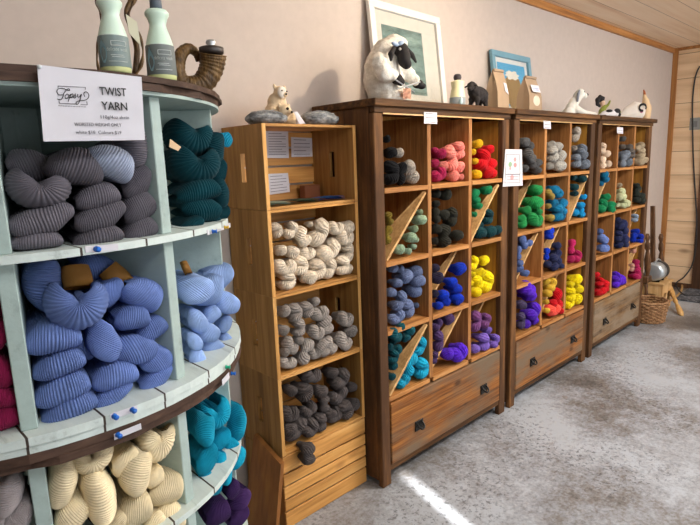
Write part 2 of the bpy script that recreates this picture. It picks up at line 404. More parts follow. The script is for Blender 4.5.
# ------------------------------------------------------------------ skeins
def tube_mesh(name, path, radii, n, flat=1.0, binorm=None, ridges=0, ramp=0.0, helix=0.0, sub=1):
    """closed yarn bundle along a path; flat<1 squashes it across the path plane normal"""
    bm = bmesh.new(); uvl = bm.loops.layers.uv.new('UVMap'); rings = []; prev = None; N = len(path); acc = 0; us = []
    for i, p in enumerate(path):
        if i: acc += (path[i]-path[i-1]).length
        us.append(acc)
        t = (path[min(i+1, N-1)]-path[max(i-1, 0)]).normalized()
        if binorm is not None: a = (binorm-t*binorm.dot(t)).normalized()
        elif prev is None: a = t.orthogonal().normalized()
        else: a = (prev-t*prev.dot(t)).normalized()
        prev = a; b = t.cross(a); ring = []
        for k in range(n):
            th = 2*PI*k/n; ra, rb = radii[i]
            ct, st = cos(th), sin(th); e = .95
            x = math.copysign(abs(ct)**e, ct)*ra; y = math.copysign(abs(st)**e, st)*rb
            v = p+a*x+b*y
            if ridges:
                h = abs(sin(PI*ridges*(k/n)+helix*acc+1.5*noise.noise(Vector((acc*1.1, cos(th)*1.6, sin(th)*1.6)))))
                o = (a*ct/ra+b*st/rb).normalized(); v = v+o*(ramp*(h-.5))
            ring.append(bm.verts.new(v))
        rings.append(ring)
    for i in range(N-1):
        A, B = rings[i], rings[i+1]
        for k in range(n):
            k2 = (k+1) % n; f = bm.faces.new((A[k], A[k2], B[k2], B[k]))
            for lp, (ii, kk) in zip(f.loops, ((i, k), (i, k+1), (i+1, k+1), (i+1, k))): lp[uvl].uv = (us[ii], kk/n)
    for R in (rings[0][::-1], rings[-1]): bm.faces.new(R)
    bmesh.ops.recalc_face_normals(bm, faces=bm.faces)
    me = bpy.data.meshes.new(name); bm.to_mesh(me); bm.free()
    for p in me.polygons: p.use_smooth = True
    me.materials.append(None)
    return me
def loop_path(hz, L, n, dent=0.0, twist=0.0):
    """fold in the upright plane: back along the top, round the front (y=0), back along the bottom"""
    out = []; r = hz
    m = n//3
    for i in range(m): out.append(Vector((0, L-(L-r)*i/m, hz)))
    for i in range(n-2*m+1):
        a = PI/2+PI*i/(n-2*m); out.append(Vector((0, r+r*cos(a), hz*sin(a))))
    for i in range(1, m+1): out.append(Vector((0, r+(L-r)*i/m, -hz)))
    res = []
    for p in out:
        an = twist*(p.y/L); res.append(Vector((p.x*cos(an)+p.z*sin(an), p.y, -p.x*sin(an)+p.z*cos(an))))
    return res
def fold_mesh(name, hz, ra, L, n, ridges, ramp, seg=40, slant=0.0):
    """lens-shaped hank end: strands run over the front from top to bottom. width ~1, height 4*hz"""
    path = loop_path(hz, L, seg); rad_ = []
    for p in path:
        k = 1-.35*max(0, (p.y-.3)/L); e = .06*sin(p.y*9)
        rad_.append((ra*(k+e*.3), hz*.98*k))
    me = tube_mesh(name, path, rad_, n, binorm=Vector((1, 0, slant)).normalized(), ridges=ridges, ramp=ramp, helix=2.2)
    return me
def round_mesh(name, L, n, seg, ridges=0, ramp=0, tw=2.2, seed=0):
    """single rounded hank end (radius 1, tip at y=-1) running back to y=L, rope-twisted"""
    rnd = random.Random(seed); path = []; rr = []
    for i in range(seg+1):
        s = i/seg
        if s < .4: a = PI/2*(s/.4); y = -cos(a); r = max(.06, sin(a))
        else: q = (s-.4)/.6; y = q*L; r = 1-.55*q*q*(3-2*q)
        if s > .97: r *= .5
        path.append(Vector((.06*sin(y*2+seed), y, .05*cos(y*3+seed)))); rr.append((r*(1+.06*sin(seed+y)), r*.92))
    me = tube_mesh(name, path, rr, n, binorm=Vector((1, 0, 0)), ridges=ridges, ramp=ramp, helix=1.6)
    for v in me.vertices:                            # the two strands of the rope, with a crease between
        th = math.atan2(v.co.z, v.co.x)-tw*(v.co.y+1)-seed; k = .17*min(1, (v.co.y+1.0)/.5+.45)
        f = 1-k*abs(cos(th))**4
        v.co.x *= f; v.co.z *= f
        v.co += Vector((noise.noise(v.co*1.4+Vector((seed*3, 0, 0))), .5*noise.noise(v.co*1.3+Vector((9, seed, 0))), noise.noise(v.co*1.4+Vector((0, 5, seed)))))*.10
    return me
def heart_mesh(name, s, sag, L, n, seg, ridges=0, ramp=0, seed=0):
    """doubled hank end: two rounded lobes (radius 1, centres x=+-s) joined by a sagging bend"""
    path = []; rr = []
    m = seg//4
    for i in range(m): path.append(Vector((-s, L-(L-.2)*i/m, 0)))
    for i in range(seg-2*m+1):
        a = -PI/2+PI*i/(seg-2*m); path.append(Vector((s*1.05*sin(a), .2-.35*cos(a)*s, -sag*cos(a)**2)))
    for i in range(1, m+1): path.append(Vector((s, .2+(L-.2)*i/m, 0)))
    for p in path:
        q = max(0, p.y/L); k = 1-.5*q*q*(3-2*q); c = .46*(1-min(1, abs(p.x)/s)); rr.append((k*(1-c), k*(1-c)))
    me = tube_mesh(name, path, rr, n, binorm=Vector((0, .05, 1)), ridges=ridges, ramp=ramp, helix=1.5)
    for v in me.vertices:
        v.co += Vector((noise.noise(v.co*1.2+Vector((seed*3, 0, 0))), 0, noise.noise(v.co*1.2+Vector((0, 5, seed)))))*.12
    return me
BALLS = [round_mesh('skein', 2.3, 30, 16, seed=i, tw=(-1.2, 1.4, 2.0, -.6)[i]) for i in range(4)]
HEARTS = [heart_mesh('skein', .92, .5, 2.0, 24, 32, seed=1), heart_mesh('skein', 1.0, .3, 2.0, 24, 32, seed=2), heart_mesh('skein', .88, .7, 2.0, 24, 32, seed=3)]
MATS = {}
def ymat(key, hexc, **kw):
    if key not in MATS: MATS[key] = yarn_mat('yarn_'+key.replace(' ', '_').replace('-', '_'), hexc, **kw)
    return MATS[key]
NSKEIN = [0]
def add_skein(me, loc, rot, sc, mat):
    o = bpy.data.objects.new('skein', me); COL.objects.link(o); o.location = loc; o.rotation_euler = rot; o.scale = sc
    o.material_slots[0].link = 'OBJECT'; o.material_slots[0].material = mat; NSKEIN[0] += 1
    return o
ORD = ['', 'second', 'third', 'fourth', 'fifth', 'sixth', 'seventh', 'eighth', 'ninth', 'tenth', 'eleventh', 'twelfth']
def name_pile(items, colour, place):
    """items: (object, x, z, r).  Layer and place in the layer single each skein out."""
    if len(items) == 1:
        tag(items[0][0], f'{colour} wool skein, the only one of its colour in {place}', 'yarn', f'skeins in {place}'); return
    it = sorted(items, key=lambda q: q[2]); r = sum(q[3] for q in it)/len(it); layers = [[it[0]]]
    for q in it[1:]:
        if q[2]-sum(p[2] for p in layers[-1])/len(layers[-1]) > r*.95: layers.append([q])
        else: layers[-1].append(q)
    nl = len(layers)
    for i, L in enumerate(layers):
        ln = '' if nl == 1 else ('bottom layer' if i == 0 else 'top layer' if i == nl-1 else 'middle layer' if nl == 3 else ORD[i]+' layer up')
        L.sort(key=lambda q: q[1]); m = len(L)
        for j, q in enumerate(L):
            pn = '' if m == 1 else ('left' if j == 0 else 'right') if m == 2 else ('leftmost' if j == 0 else 'rightmost' if j == m-1 else 'middle' if m == 3 else ORD[j]+' from left')
            mid = ' '.join(x for x in (ln, pn) if x)
            tag(q[0], f'{colour} wool skein, {mid}, {place}', 'yarn', f'skeins in {place}')
def pile(lobes, colour, mat, place, bounds, yd=.062, diag=None, deep=.33, pairing=.93):
    """lobes: (x, z, r) of rounded ends in the shelf-front plane; near ones become one doubled skein"""
    x0, x1, zb, zt = bounds; P = []
    for (x, z, r) in lobes:
        r = min(r, (x1-x0)*.42)
        x = min(max(x, x0+r*.86), x1-r*.9); z = max(z, zb+r*.93)
        if diag:
            (ax, az), (bx_, bz) = diag; dx, dz = bx_-ax, bz-az; l = math.hypot(dx, dz); nx, nz = -dz/l, dx/l
            d = (x-ax)*nx+(z-az)*nz; s = 1 if d > 0 else -1
            if abs(d) < r*.4:
                m = (r*.4-abs(d))*s
                if s > 0: z += m/nz
                else: x += m/nx
            x = min(max(x, x0+r*.9), x1-r*.9); z = max(z, zb+r*.9)
        P.append((x, z, r))
    used = set(); pairs = []
    cand = sorted((math.hypot(P[i][0]-P[j][0], P[i][1]-P[j][1])/(P[i][2]+P[j][2]), i, j) for i in range(len(P)) for j in range(i))
    for d, i, j in cand:
        if d > 1.12: break
        if i in used or j in used or random.random() > pairing: continue
        used |= {i, j}; pairs.append((j, i))
    items = []
    def yset(r, L): return yd+random.uniform(-.010, .014)
    for i, j in pairs:
        A, B = P[i], P[j]
        if A[0] > B[0]: A, B = B, A
        r = (A[2]+B[2])/2; dist = math.hypot(B[0]-A[0], B[1]-A[1]); an = math.atan2(B[1]-A[1], B[0]-A[0])
        if abs(an) > rad(60) and random.random() < .5: an += PI
        h = random.randrange(3); s0 = (.92, 1.0, .88)[h]
        x, z = (A[0]+B[0])/2, (A[1]+B[1])/2
        if abs(math.cos(an)) > .7: z = max(z, zb+r*(1.0+(.45, .27, .62)[h]))
        k = min(1.0, (deep-yd)/(2.2*r))
        o = add_skein(HEARTS[h], (x, yset(r, 0), z), (0, -an, 0), (max(.7, min(1.3, dist/(2*s0*r)))*r, r*k, r), mat)
        items.append((o, x, z, r))
    for i, (x, z, r) in enumerate(P):
        if i in used: continue
        k = min(1.0, (deep-yd)/(2.4*r))
        o = add_skein(random.choice(BALLS), (x, yset(r, 0), z), (0, random.uniform(-.6, .6), random.uniform(-.12, .12)), (r, r*k, r*.95), mat)
        items.append((o, x, z, r))
    name_pile(items, colour, place)
def from_crop(ox, oy, sc, lst, Y=.055):
    out = []
    for e in lst:
        x, y, w = e; p = at(ox+x/sc, oy+y/sc, 'Y', Y); out.append((p.x, p.z, .555*w/sc*depth(p)/FPX))
    return out
Y_ = {  # colour word: (hex, kwargs)
 'black': ('090a0f', {}), 'flecked pale grey': ('b9b0a4', dict(marl='857d74')), 'magenta': ('a51d4e', {}), 'salmon pink': ('e88478', {}), 'golden yellow': ('e8b416', {}), 'bright red': ('cc101c', {}),
 'olive': ('7d6a22', {}), 'mottled mint': ('a9c8ac', dict(marl='7f8f6a')), 'dark olive': ('26261f', {}), 'emerald green': ('15804f', {}), 'deep teal': ('0f3a40', {}),
 'mottled slate blue': ('7585ae', dict(marl='49536f')), 'blackish violet': ('241f38', {}), 'royal blue': ('0d35bd', {}), 'lemon yellow': ('f4d80c', {}), 'dark teal': ('0c4f5a', {}), 'turquoise': ('189ac0', {}),
 'dusky purple': ('4a3560', {}), 'violet': ('5326c2', {}), 'mauve': ('6d3f72', {}), 'lilac': ('7c60bc', {}),
 'charcoal grey': ('5b5b5c', dict(marl='414143')), 'ivory grey': ('bdb9b0', dict(marl='95918a')), 'slate grey': ('7b8490', dict(marl='565d66')), 'leaf green': ('228a48', {}), 'ochre': ('9a8540', {}), 'petrol blue': ('0f6a92', {}), 'bright blue': ('1296d6', {}),
 'denim blue': ('5e73ac', {}), 'navy blue': ('262c52', {}), 'raspberry': ('ae2158', {}), 'purple': ('5524bc', {}), 'greyish purple': ('463c5c', {}), 'mustard': ('dcb038', {}), 'coral red': ('e04c3e', {}),
 'cream': ('e6cbb0', {}), 'brownish grey': ('6f655d', dict(marl='50504f')), 'oatmeal': ('c5b396', dict(marl='a5947a')), 'pale lime': ('cdd4a8', dict(marl='b2b287')), 'blackish green': ('262b25', {}), 'pale blue': ('9aabc0', {}), 'shell pink': ('e6a898', {}),
}
CELLS = [
 (0, 0, 0, (375, 120, 5), [('black', [(85,300,80),(85,235,75),(70,165,60),(125,295,50),(62,95,40),(132,240,40)]), ('flecked pale grey', [(120,165,55),(165,240,82),(185,298,78)])]),
 (0, 0, 1, (375, 120, 5), [('magenta', [(330,170,60),(305,215,45),(295,150,30),(330,285,70),(300,300,40)]), ('salmon pink', [(372,160,60),(425,135,58),(430,170,55),(345,230,55),(385,225,60),(425,235,60),(385,280,55),(425,285,40)])]),
 (0, 0, 2, (375, 120, 5), [('golden yellow', [(512,118,45),(498,160,36),(492,205,34),(507,272,50)]), ('bright red', [(580,145,50),(550,175,75),(535,222,70),(595,218,55),(555,270,60),(608,268,50)])]),
 (0, 1, 0, (380, 180, 5.385), [('olive', [(42,190,45),(50,225,45),(45,270,50),(40,320,40)]), ('mottled mint', [(222,215,62),(215,172,32),(178,262,40),(158,310,60),(190,320,40),(112,375,65),(160,385,40),(190,360,35)])]),
 (0, 1, 1, (380, 180, 5.385), [('dark olive', [(310,75,50),(360,80,65),(300,130,40),(345,188,60),(390,175,50),(295,170,35),(300,210,45),(385,225,45),(310,265,60),(345,285,70),(345,330,90),(410,300,65),(300,330,45)])]),
 (0, 1, 2, (380, 180, 5.385), [('emerald green', [(525,70,60),(570,55,50),(530,110,45),(525,140,40),(508,185,34)]), ('deep teal', [(580,180,50),(575,215,70),(535,285,70),(590,275,70),(632,270,50),(545,245,40)])]),
 (0, 2, 0, (380, 250, 5.385), [('mottled slate blue', [(205,120,75),(245,150,75),(195,220,75),(140,145,75),(95,180,55),(60,230,55),(75,100,50),(120,105,45),(115,250,50),(90,300,60),(65,375,60),(150,295,60),(200,300,36),(160,340,70),(100,350,50)])]),
 (0, 2, 1, (380, 250, 5.385), [('blackish violet', [(305,150,75),(300,100,50),(295,235,45)]), ('royal blue', [(435,105,70),(385,170,55),(415,210,60),(350,245,60),(420,262,70),(355,280,50),(310,300,45),(395,190,40)])]),
 (0, 2, 2, (380, 250, 5.385), [('lemon yellow', [(520,55,50),(570,60,55),(505,90,45),(550,125,55),(605,140,75),(525,160,55),(495,180,35),(570,205,65),(510,235,60),(492,130,32),(535,190,40)])]),
 (0, 3, 0, (380, 310, 5.385), [('dark teal', [(160,110,60),(110,95,55),(70,130,60),(105,215,55),(60,265,50),(65,360,45),(55,200,40),(85,170,40),(140,150,50),(80,140,55),(75,300,50),(70,235,50)]), ('turquoise', [(235,175,50),(215,222,50),(182,265,48),(228,290,60),(165,328,65),(225,355,75),(150,372,55),(118,405,58)])]),
 (0, 3, 1, (380, 310, 5.385), [('dusky purple', [(365,50,60),(325,65,60),(305,95,40),(315,140,50),(315,195,50),(300,240,40),(290,275,35)]), ('violet', [(375,240,68),(405,275,60),(455,245,80)])]),
 (0, 3, 2, (380, 310, 5.385), [('mauve', [(570,40,65),(520,35,45),(515,90,60),(555,75,45)]), ('lilac', [(560,150,75),(620,145,58),(585,110,40),(515,212,52),(560,200,50),(602,188,36)])]),
 (1, 0, 0, (510, 120, 7.778), [('charcoal grey', [(120,170,75),(160,205,70),(135,265,75),(150,295,75),(105,380,50),(235,345,75),(170,350,60),(215,375,75)])]),
 (1, 0, 1, (510, 120, 7.778), [('ivory grey', [(330,195,60),(380,205,65),(320,245,65),(325,285,75),(410,275,85),(300,360,55),(360,355,75),(425,355,70)])]),
 (1, 0, 2, (510, 120, 7.778), [('flecked pale grey', [(500,140,50),(495,220,40),(515,85,45)]), ('slate grey', [(560,215,60),(545,245,50),(515,290,55),(565,275,65),(515,345,60),(615,340,70),(570,345,50)])]),
 (1, 1, 0, (510, 165, 7.5), [('leaf green', [(210,190,80),(190,280,90),(130,340,60),(205,350,50),(95,405,60),(90,440,60),(165,415,75),(235,430,80)])]),
 (1, 1, 1, (510, 165, 7.5), [('ochre', [(288,205,40),(310,235,45),(285,310,40),(290,395,52)]), ('petrol blue', [(340,185,70),(370,215,70),(390,285,60),(335,290,70),(345,335,75),(400,345,65),(345,380,75),(395,385,60)])]),
 (1, 1, 2, (510, 165, 7.5), [('deep teal', [(495,165,55),(535,105,55),(485,95,40),(482,215,40)]), ('bright blue', [(550,240,40),(525,300,48),(490,355,50),(545,340,55),(560,370,40)])]),
 (1, 2, 0, (510, 215, 7.5), [('denim blue', [(100,225,60),(135,210,50),(65,260,45),(85,180,45),(70,360,50),(68,405,50),(105,435,50),(62,310,32)])]),
 (1, 2, 1, (510, 215, 7.5), [('royal blue', [(295,120,60),(290,160,50),(280,270,40),(272,315,36)]), ('navy blue', [(350,230,50),(355,285,52),(325,320,52),(370,345,56),(295,370,52),(340,385,52),(375,380,40)])]),
 (1, 2, 2, (510, 215, 7.5), [('raspberry', [(475,210,45),(465,265,45),(515,300,70),(462,330,52),(498,335,45)])]),
 (1, 3, 0, (510, 260, 6.5625), [('purple', [(125,200,90),(100,180,60),(145,240,65),(160,310,60),(130,355,62),(165,395,50),(110,420,55)]), ('greyish purple', [(80,295,58),(68,370,40),(66,425,45)])]),
 (1, 3, 1, (510, 260, 6.5625), [('mustard', [(245,140,42),(285,140,52),(270,185,56),(245,220,50),(235,275,30),(232,330,36)]), ('bright red', [(345,215,70),(290,290,52),(330,290,50),(345,325,45)]), ('coral red', [(275,360,60),(310,360,60)])]),
 (1, 3, 2, (510, 260, 6.5625), [('lemon yellow', [(430,125,62),(398,160,40),(400,200,58),(445,190,58),(400,250,58),(410,285,62),(440,265,55),(475,255,58),(390,300,32)])]),
 (2, 0, 0, (590, 120, 8.743), [('cream', [(115,225,55),(135,295,55),(105,270,40),(110,345,55),(145,385,55),(108,400,50)])]),
 (2, 0, 1, (590, 120, 8.743), [('brownish grey', [(285,165,45),(280,235,45),(340,235,48),(365,285,58),(400,300,55)]), ('slate grey', [(325,300,70),(285,330,68),(275,385,50),(340,380,70)])]),
 (2, 0, 2, (590, 120, 8.743), [('oatmeal', [(440,225,58),(455,265,58),(420,245,48),(455,310,66),(430,365,70),(470,350,50)])]),
 (2, 1, 0, (590, 160, 8.743), [('petrol blue', [(120,130,65),(125,165,60),(110,205,45)]), ('emerald green', [(155,325,62),(130,375,68),(110,425,62),(195,390,66),(180,430,68),(205,420,50)])]),
 (2, 1, 1, (590, 160, 8.743), [('oatmeal', [(252,222,38)]), ('pale lime', [(285,275,58),(265,325,58),(295,320,45),(310,375,62),(285,400,50),(330,385,40),(255,395,38)])]),
 (2, 1, 2, (590, 160, 8.743), [('blackish green', [(430,250,65),(415,220,40),(450,325,70),(405,350,50),(465,340,50),(420,300,50)])]),
 (2, 2, 0, (590, 200, 8.743), [('denim blue', [(98,275,50),(98,330,56),(120,350,64),(102,420,64),(130,420,50)])]),
 (2, 2, 1, (590, 200, 8.743), [('navy blue', [(250,175,48),(300,210,66),(265,230,58),(310,270,66),(258,290,56),(252,340,50),(300,330,72),(345,330,52),(258,395,52),(310,385,72),(345,375,48)])]),
 (2, 2, 2, (590, 200, 8.743), [('pale blue', [(408,140,48),(402,175,38)]), ('royal blue', [(415,275,46),(402,310,54),(440,330,52),(392,350,48),(430,345,48)])]),
 (2, 3, 0, (590, 240, 7.5), [('bright red', [(62,265,40),(75,300,48),(65,330,40),(105,325,56),(145,320,45),(60,395,50),(90,380,40),(130,370,58)])]),
 (2, 3, 1, (590, 240, 7.5), [('purple', [(205,265,58),(195,285,40),(215,300,56),(197,345,48),(235,325,56),(270,320,48),(225,345,48)])]),
 (2, 3, 2, (590, 240, 7.5), [('shell pink', [(328,85,30),(315,220,28),(318,190,24)]), ('raspberry', [(395,150,44),(365,190,38),(362,220,42),(347,245,38),(375,255,34),(338,285,54),(358,275,36)])]),
]
for c, r, k, (ox, oy, sc), piles in CELLS:
    b = cell(c, r, k); place = f'{ROWN[r]} {COLN[k]} cubby, {CABN[c]}'
    dg = None; Y = (.050, .026, .020)[c]
    if (r, k) in DIAG[c]:
        Y = .018
        if DIAG[c][(r, k)] < .025: dg = ((b[0]+.006, b[2]+.008), (b[1]-.012, b[3]-.012))
    for colour, lst in piles:
        hx, kw = Y_[colour]
        pile(from_crop(ox, oy, sc*1.0, [(x, y, w*(1.0, 1.12, 1.12)[c]) for x, y, w in lst], Y), colour, ymat(colour, hx, **kw), place, b, yd=Y, diag=dg, pairing=(.5, .75, .93)[c])

# ------------------------------------------------------------------ wooden crates
KX0, KX1, KY0, KY1 = -.487, -.008, .10, .375
KZ = [1.335, 1.0, .665, .33]
def crate(z0, z1, label, first):
    t = thing('wooden_crate', label, 'crate', ((KX0+KX1)/2, KY0, z0), 0, 'stacked pine crates by the wall')
    w = (KX1-KX0)/2; D = KY1-KY0; H = z1-z0-.001
    for s in (-1, 1):                              # end boards with a hand slot
        bm = bmesh.new(); xa, xb = (-w, -w+.016) if s < 0 else (w-.016, w)
        ys, zs = [0, D/2-.016, D/2+.016, D], [0, H/2-.055, H/2+.055, H]
        for i in range(3):
            for j in range(3):
                if i == 1 and j == 1: continue
                box(bm, (xa, ys[i], zs[j]), (xb, ys[i+1], zs[j+1]))
        bmesh.ops.remove_doubles(bm, verts=bm.verts, dist=1e-5)
        # drop the inner faces where the pieces meet
        inner = [f for f in bm.faces if any(f is not g and (f.calc_center_median()-g.calc_center_median()).length < 1e-5 for e in f.edges for g in e.link_faces)]
        bmesh.ops.delete(bm, geom=inner, context='FACES')
        obj('end_panel', bm, crate_z, t)
        e = bx('front_edge', (xa-.0005, -.0015, 0), (xb+.0005, .003, H), crate_edge, t, .001)
    for nm, a, b in (('floor_slat', 0, .010), ('top_slat', H-.010, H)):
        for i in range(3):
            y0 = D*i/3+.002; y1 = D*(i+1)/3-.002
            bx(nm, (-w+.016, y0, a), (w-.016, y1, b), crate_x, t, .001)
    for i in range(4):
        z = H*i/4; bx('back_slat', (-w+.016, D-.010, z+.004+(.01 if i == 0 else 0)), (w-.016, D, z+H/4-.004-(.01 if i == 3 else 0)), crate_x, t, .001)
    return t
crate(1.335, 1.655, 'topmost pine crate, open with papers pinned inside its back', True)
crate(1.0, 1.335, 'pine crate filled with cream skeins, second from top of stack', False)
crate(.665, 1.0, 'pine crate filled with pale grey skeins, middle of stack', False)
crate(.33, .665, 'pine crate filled with charcoal skeins, above slatted bottom crate', False)
t = thing('wooden_crate', 'bottom crate turned with its slatted pine base facing out', 'crate', ((KX0+KX1)/2, KY0, 0), 0, 'stacked pine crates by the wall')
w = (KX1-KX0)/2
for i, (a, b) in enumerate(((0, .075), (.079, .132), (.136, .19), (.194, .247), (.251, .327))):
    bx('front_slat', (-w, 0, a+.002), (w, .010, b-.002), crate_x, t, .002)
for s in (-1, 1): bx('end_panel', (s*w-(.016 if s > 0 else 0), .010, 0), (s*w+(.016 if s < 0 else 0), .275, .327), crate_z, t)
bx('top_slat', (-w+.016, .010, .317), (w-.016, .275, .327), crate_x, t)
def crate_pile(colour, hx, kw, ox, oy, sc, lst, z0, z1, place, yd=.128):
    lob = from_crop(ox, oy, sc, lst, .125)
    pile(lob, colour, ymat(colour, hx, **kw), place, (KX0+.018, KX1-.018, z0+.011, z1), yd=yd, deep=.355, pairing=.9)
crate_pile('creamy white', 'e6d6c0', {}, 255, 195, 5.255, [(125,205,75),(175,205,75),(235,200,70),(255,235,80),(315,230,75),(350,165,75),(405,170,75),(500,165,75),(450,215,75),(500,220,75),(440,175,50),(292,155,35),(130,290,60),(200,300,72),(265,295,60),(305,305,60),(370,305,80),(420,265,80),(490,275,55),(130,375,75),(185,375,70),(240,350,70),(235,395,75),(330,370,78),(405,360,65),(455,345,60),(515,325,72),(170,440,75),(170,480,75),(280,455,80),(340,455,80),(385,435,65),(450,420,75),(510,400,60),(110,170,35),(200,165,40)], 1.0, 1.32, 'second crate from top')
crate_pile('pale warm grey', 'a29a94', dict(marl='837b76'), 270, 280, 5.833, [(80,180,70),(135,165,70),(140,215,70),(205,155,60),(220,195,70),(265,195,70),(265,130,55),(315,185,60),(335,240,85),(345,285,85),(420,220,75),(455,230,75),(490,290,80),(80,295,70),(175,260,70),(175,300,70),(110,370,75),(140,400,75),(170,350,55),(250,295,70),(285,310,70),(220,380,65),(300,375,70),(335,360,70),(405,340,80),(360,410,70),(440,400,75),(130,490,70),(80,480,50),(195,465,80),(270,465,75),(310,455,75),(90,420,60),(245,435,60)], .665, .985, 'middle crate')
crate_pile('charcoal brown', '574f4e', dict(marl='45403f'), 270, 355, 4.566, [(175,95,65),(215,95,60),(100,165,55),(155,155,65),(165,190,65),(230,165,65),(310,130,60),(335,165,65),(385,150,50),(300,200,60),(255,215,50),(255,235,50),(200,240,65),(170,265,50),(85,270,60),(120,270,60),(335,235,60),(390,220,60),(285,270,45),(150,315,62),(190,320,55),(235,300,50),(95,340,65),(105,365,60),(300,300,65),(300,340,65),(350,290,65),(235,350,65),(165,370,65),(290,85,55),(340,90,50)], .33, .65, 'fourth crate down')
crate_pile('charcoal brown', '574f4e', {}, 270, 355, 4.566, [(125,400,60),(125,445,65)], .26, .65, 'overhang before the fourth crate', yd=.06)

# ------------------------------------------------------------------ things in the top crate
def sheet_paper(name, label, px, Y, lines=True, group=None, cat='paper'):
    c4 = [at(x, y, 'Y', Y) for x, y in px]
    o = sum(c4, Vector())/4; t = thing(name, label, cat, o, 0, group)
    bm = bmesh.new(); quad_slab(bm, [c-o for c in c4], .0008, (0, 1, 0)); obj('sheet', bm, paper, t)
    if lines:
        bm = bmesh.new()
        for i in range(lines):
            u = .14+.74*i/max(1, lines-1); a = c4[0].lerp(c4[3], u).lerp(c4[1].lerp(c4[2], u), .12); b = c4[0].lerp(c4[3], u).lerp(c4[1].lerp(c4[2], u), .88 if i % 3 else .7)
            h = Vector((0, 0, .0022)); quad_slab(bm, [a-o, b-o, b-o+h, a-o+h], -.0006, (0, 1, 0))
        obj('printed_lines', bm, ink_grey, t)
    return t
YB = KY1-.013
sheet_paper('notice_paper', 'large printed white sheet, upper left on back of top crate', [(265.5, 130), (288, 130), (289, 158), (266, 158)], YB, 9)
sheet_paper('notice_paper', 'small printed white card, upper right on back of top crate', [(291, 137), (312, 138), (312.5, 156.5), (291.5, 157)], YB, 5)
sheet_paper('notice_paper', 'printed white sheet, lower left on back of top crate', [(267.5, 174), (288, 173), (290, 192), (268, 195)], YB, 6)
redbrown = plain('red_brown_card', '7a4526', .6)
p = at(309, 199.5, 'Y', .33); z = 1.346
bx('small_box', (p.x-.045, .30, z), (p.x+.045, .34, z+.062), redbrown, None, .003)
tag(bpy.context.scene.objects['small_box'], 'small reddish-brown box at the back of the top crate', 'box')
bm = bmesh.new(); 
def folded(name, label, x0, x1, y0, y1, z, h, mat, cat='cloth'):
    bm = bmesh.new(); nx = 14
    for k in range(3):
        g = []
        for i in range(nx+1):
            u = i/nx; row = []
            for j in range(5):
                v = j/4; zz = z+h*(k/3)+h*.3*(.6+.4*sin(u*5+k)*cos(v*3))
                row.append(bm.verts.new((x0+(x1-x0)*u+.004*sin(k*2+v*4), y0+(y1-y0)*v+.004*sin(u*7+k), zz)))
            g.append(row)
        for i in range(nx):
            for j in range(4): bm.faces.new((g[i][j], g[i+1][j], g[i+1][j+1], g[i][j+1]))
    bmesh.ops.solidify(bm, geom=bm.faces[:], thickness=h*.22)
    return tag(obj(name, bm, mat, None, True), label, cat)
folded('folded_cloth', 'pale mint folded cloth at the left front of the top crate', -.455, -.35, .125, .2, 1.349, .012, plain('mint_cloth', 'bcd0bf', .9))
folded('folded_cloth', 'dark green folded cloth in the middle of the top crate', -.345, -.20, .13, .2, 1.349, .013, plain('green_cloth', '4f6350', .9))
folded('folded_cloth', 'bright blue folded cloth at the right front of the top crate', -.195, -.05, .13, .2, 1.349, .014, plain('blue_cloth', '2467b8', .85))
# things on the crates
def stone(label, px0, px1, Y, h, seed):
    a, b = at(px0[0], px0[1], 'Y', Y), at(px1[0], px1[1], 'Y', Y); L = (b.x-a.x); c = Vector(((a.x+b.x)/2, Y, 1.655))
    o = blob('rock', [('s', (0, 0, h*.5), (L*.5, .055, h*.52)), ('s', (-L*.2, .01, h*.45), (L*.28, .06, h*.44)), ('s', (L*.22, -.01, h*.42), (L*.26, .05, h*.4))], .005, plain('grey_slate', '7c8084', .85), None, 2, .004)
    o.location = c; m = NT('grey_stone_'+str(seed)); nz = m.noise(m.mapped((1, 1, 2.5)), 30, 6, .7)
    col = m.ramp(nz, [(.35, lin('4c4f50')), (.5, lin('82868a')), (.66, lin('b4b6b4'))]); m.bump(nz, .6, .006); o.data.materials[0] = m.done(col, .85)
    return tag(o, label, 'rock')
stone('flat grey rock on the crate, left of the animal figurine', (249, 119), (284, 119), .19, .055, 1)
stone('rounded grey rock on the crate, right of the animal figurine', (303, 121), (335, 121), .19, .062, 2)
felt_tan = plain('tan_felt', 'e3cba8', .95); felt_white = plain('white_felt', 'efe6da', .95); felt_dark = plain('dark_felt', '2c211b', .9); felt_brown = plain('brown_felt', 'b98a5a', .95)
p = at(281, 119, 'Y', .21); fx, fy, fz = p.x, .21, 1.655
t = thing('animal_figurine', 'tan needle-felted animals, one behind another, sitting on top of the crates', 'figurine', (fx, fy, fz))
blob('body', [('s', (0, .02, .05), (.055, .045, .05)), ('s', (0, .02, .09), (.04, .035, .04)), ('s', (-.045, 0, .035), (.02, .03, .035)), ('s', (.045, 0, .03), (.02, .03, .03)), ('s', (-.03, -.02, .012), (.02, .03, .013)), ('s', (.03, -.02, .012), (.02, .03, .013)), ('s', (0, -.005, .125), (.028, .026, .027)), ('s', (-.024, .0, .148), (.008, .006, .012)), ('s', (.026, .0, .145), (.008, .006, .012)), ('s', (.0, -.028, .117), (.014, .014, .012))], .0045, felt_tan, t, 3, .002)
blob('face', [('s', (-.008, -.026, .125), (.02, .012, .024))], .003, felt_white, t, 2)
blob('baby_head', [('s', (-.008, -.04, .055), (.026, .022, .024)), ('s', (-.002, -.062, .047), (.012, .012, .010)), ('s', (-.03, -.035, .072), (.008, .006, .01)), ('s', (.014, -.035, .074), (.008, .006, .01))], .003, felt_tan, t, 2)
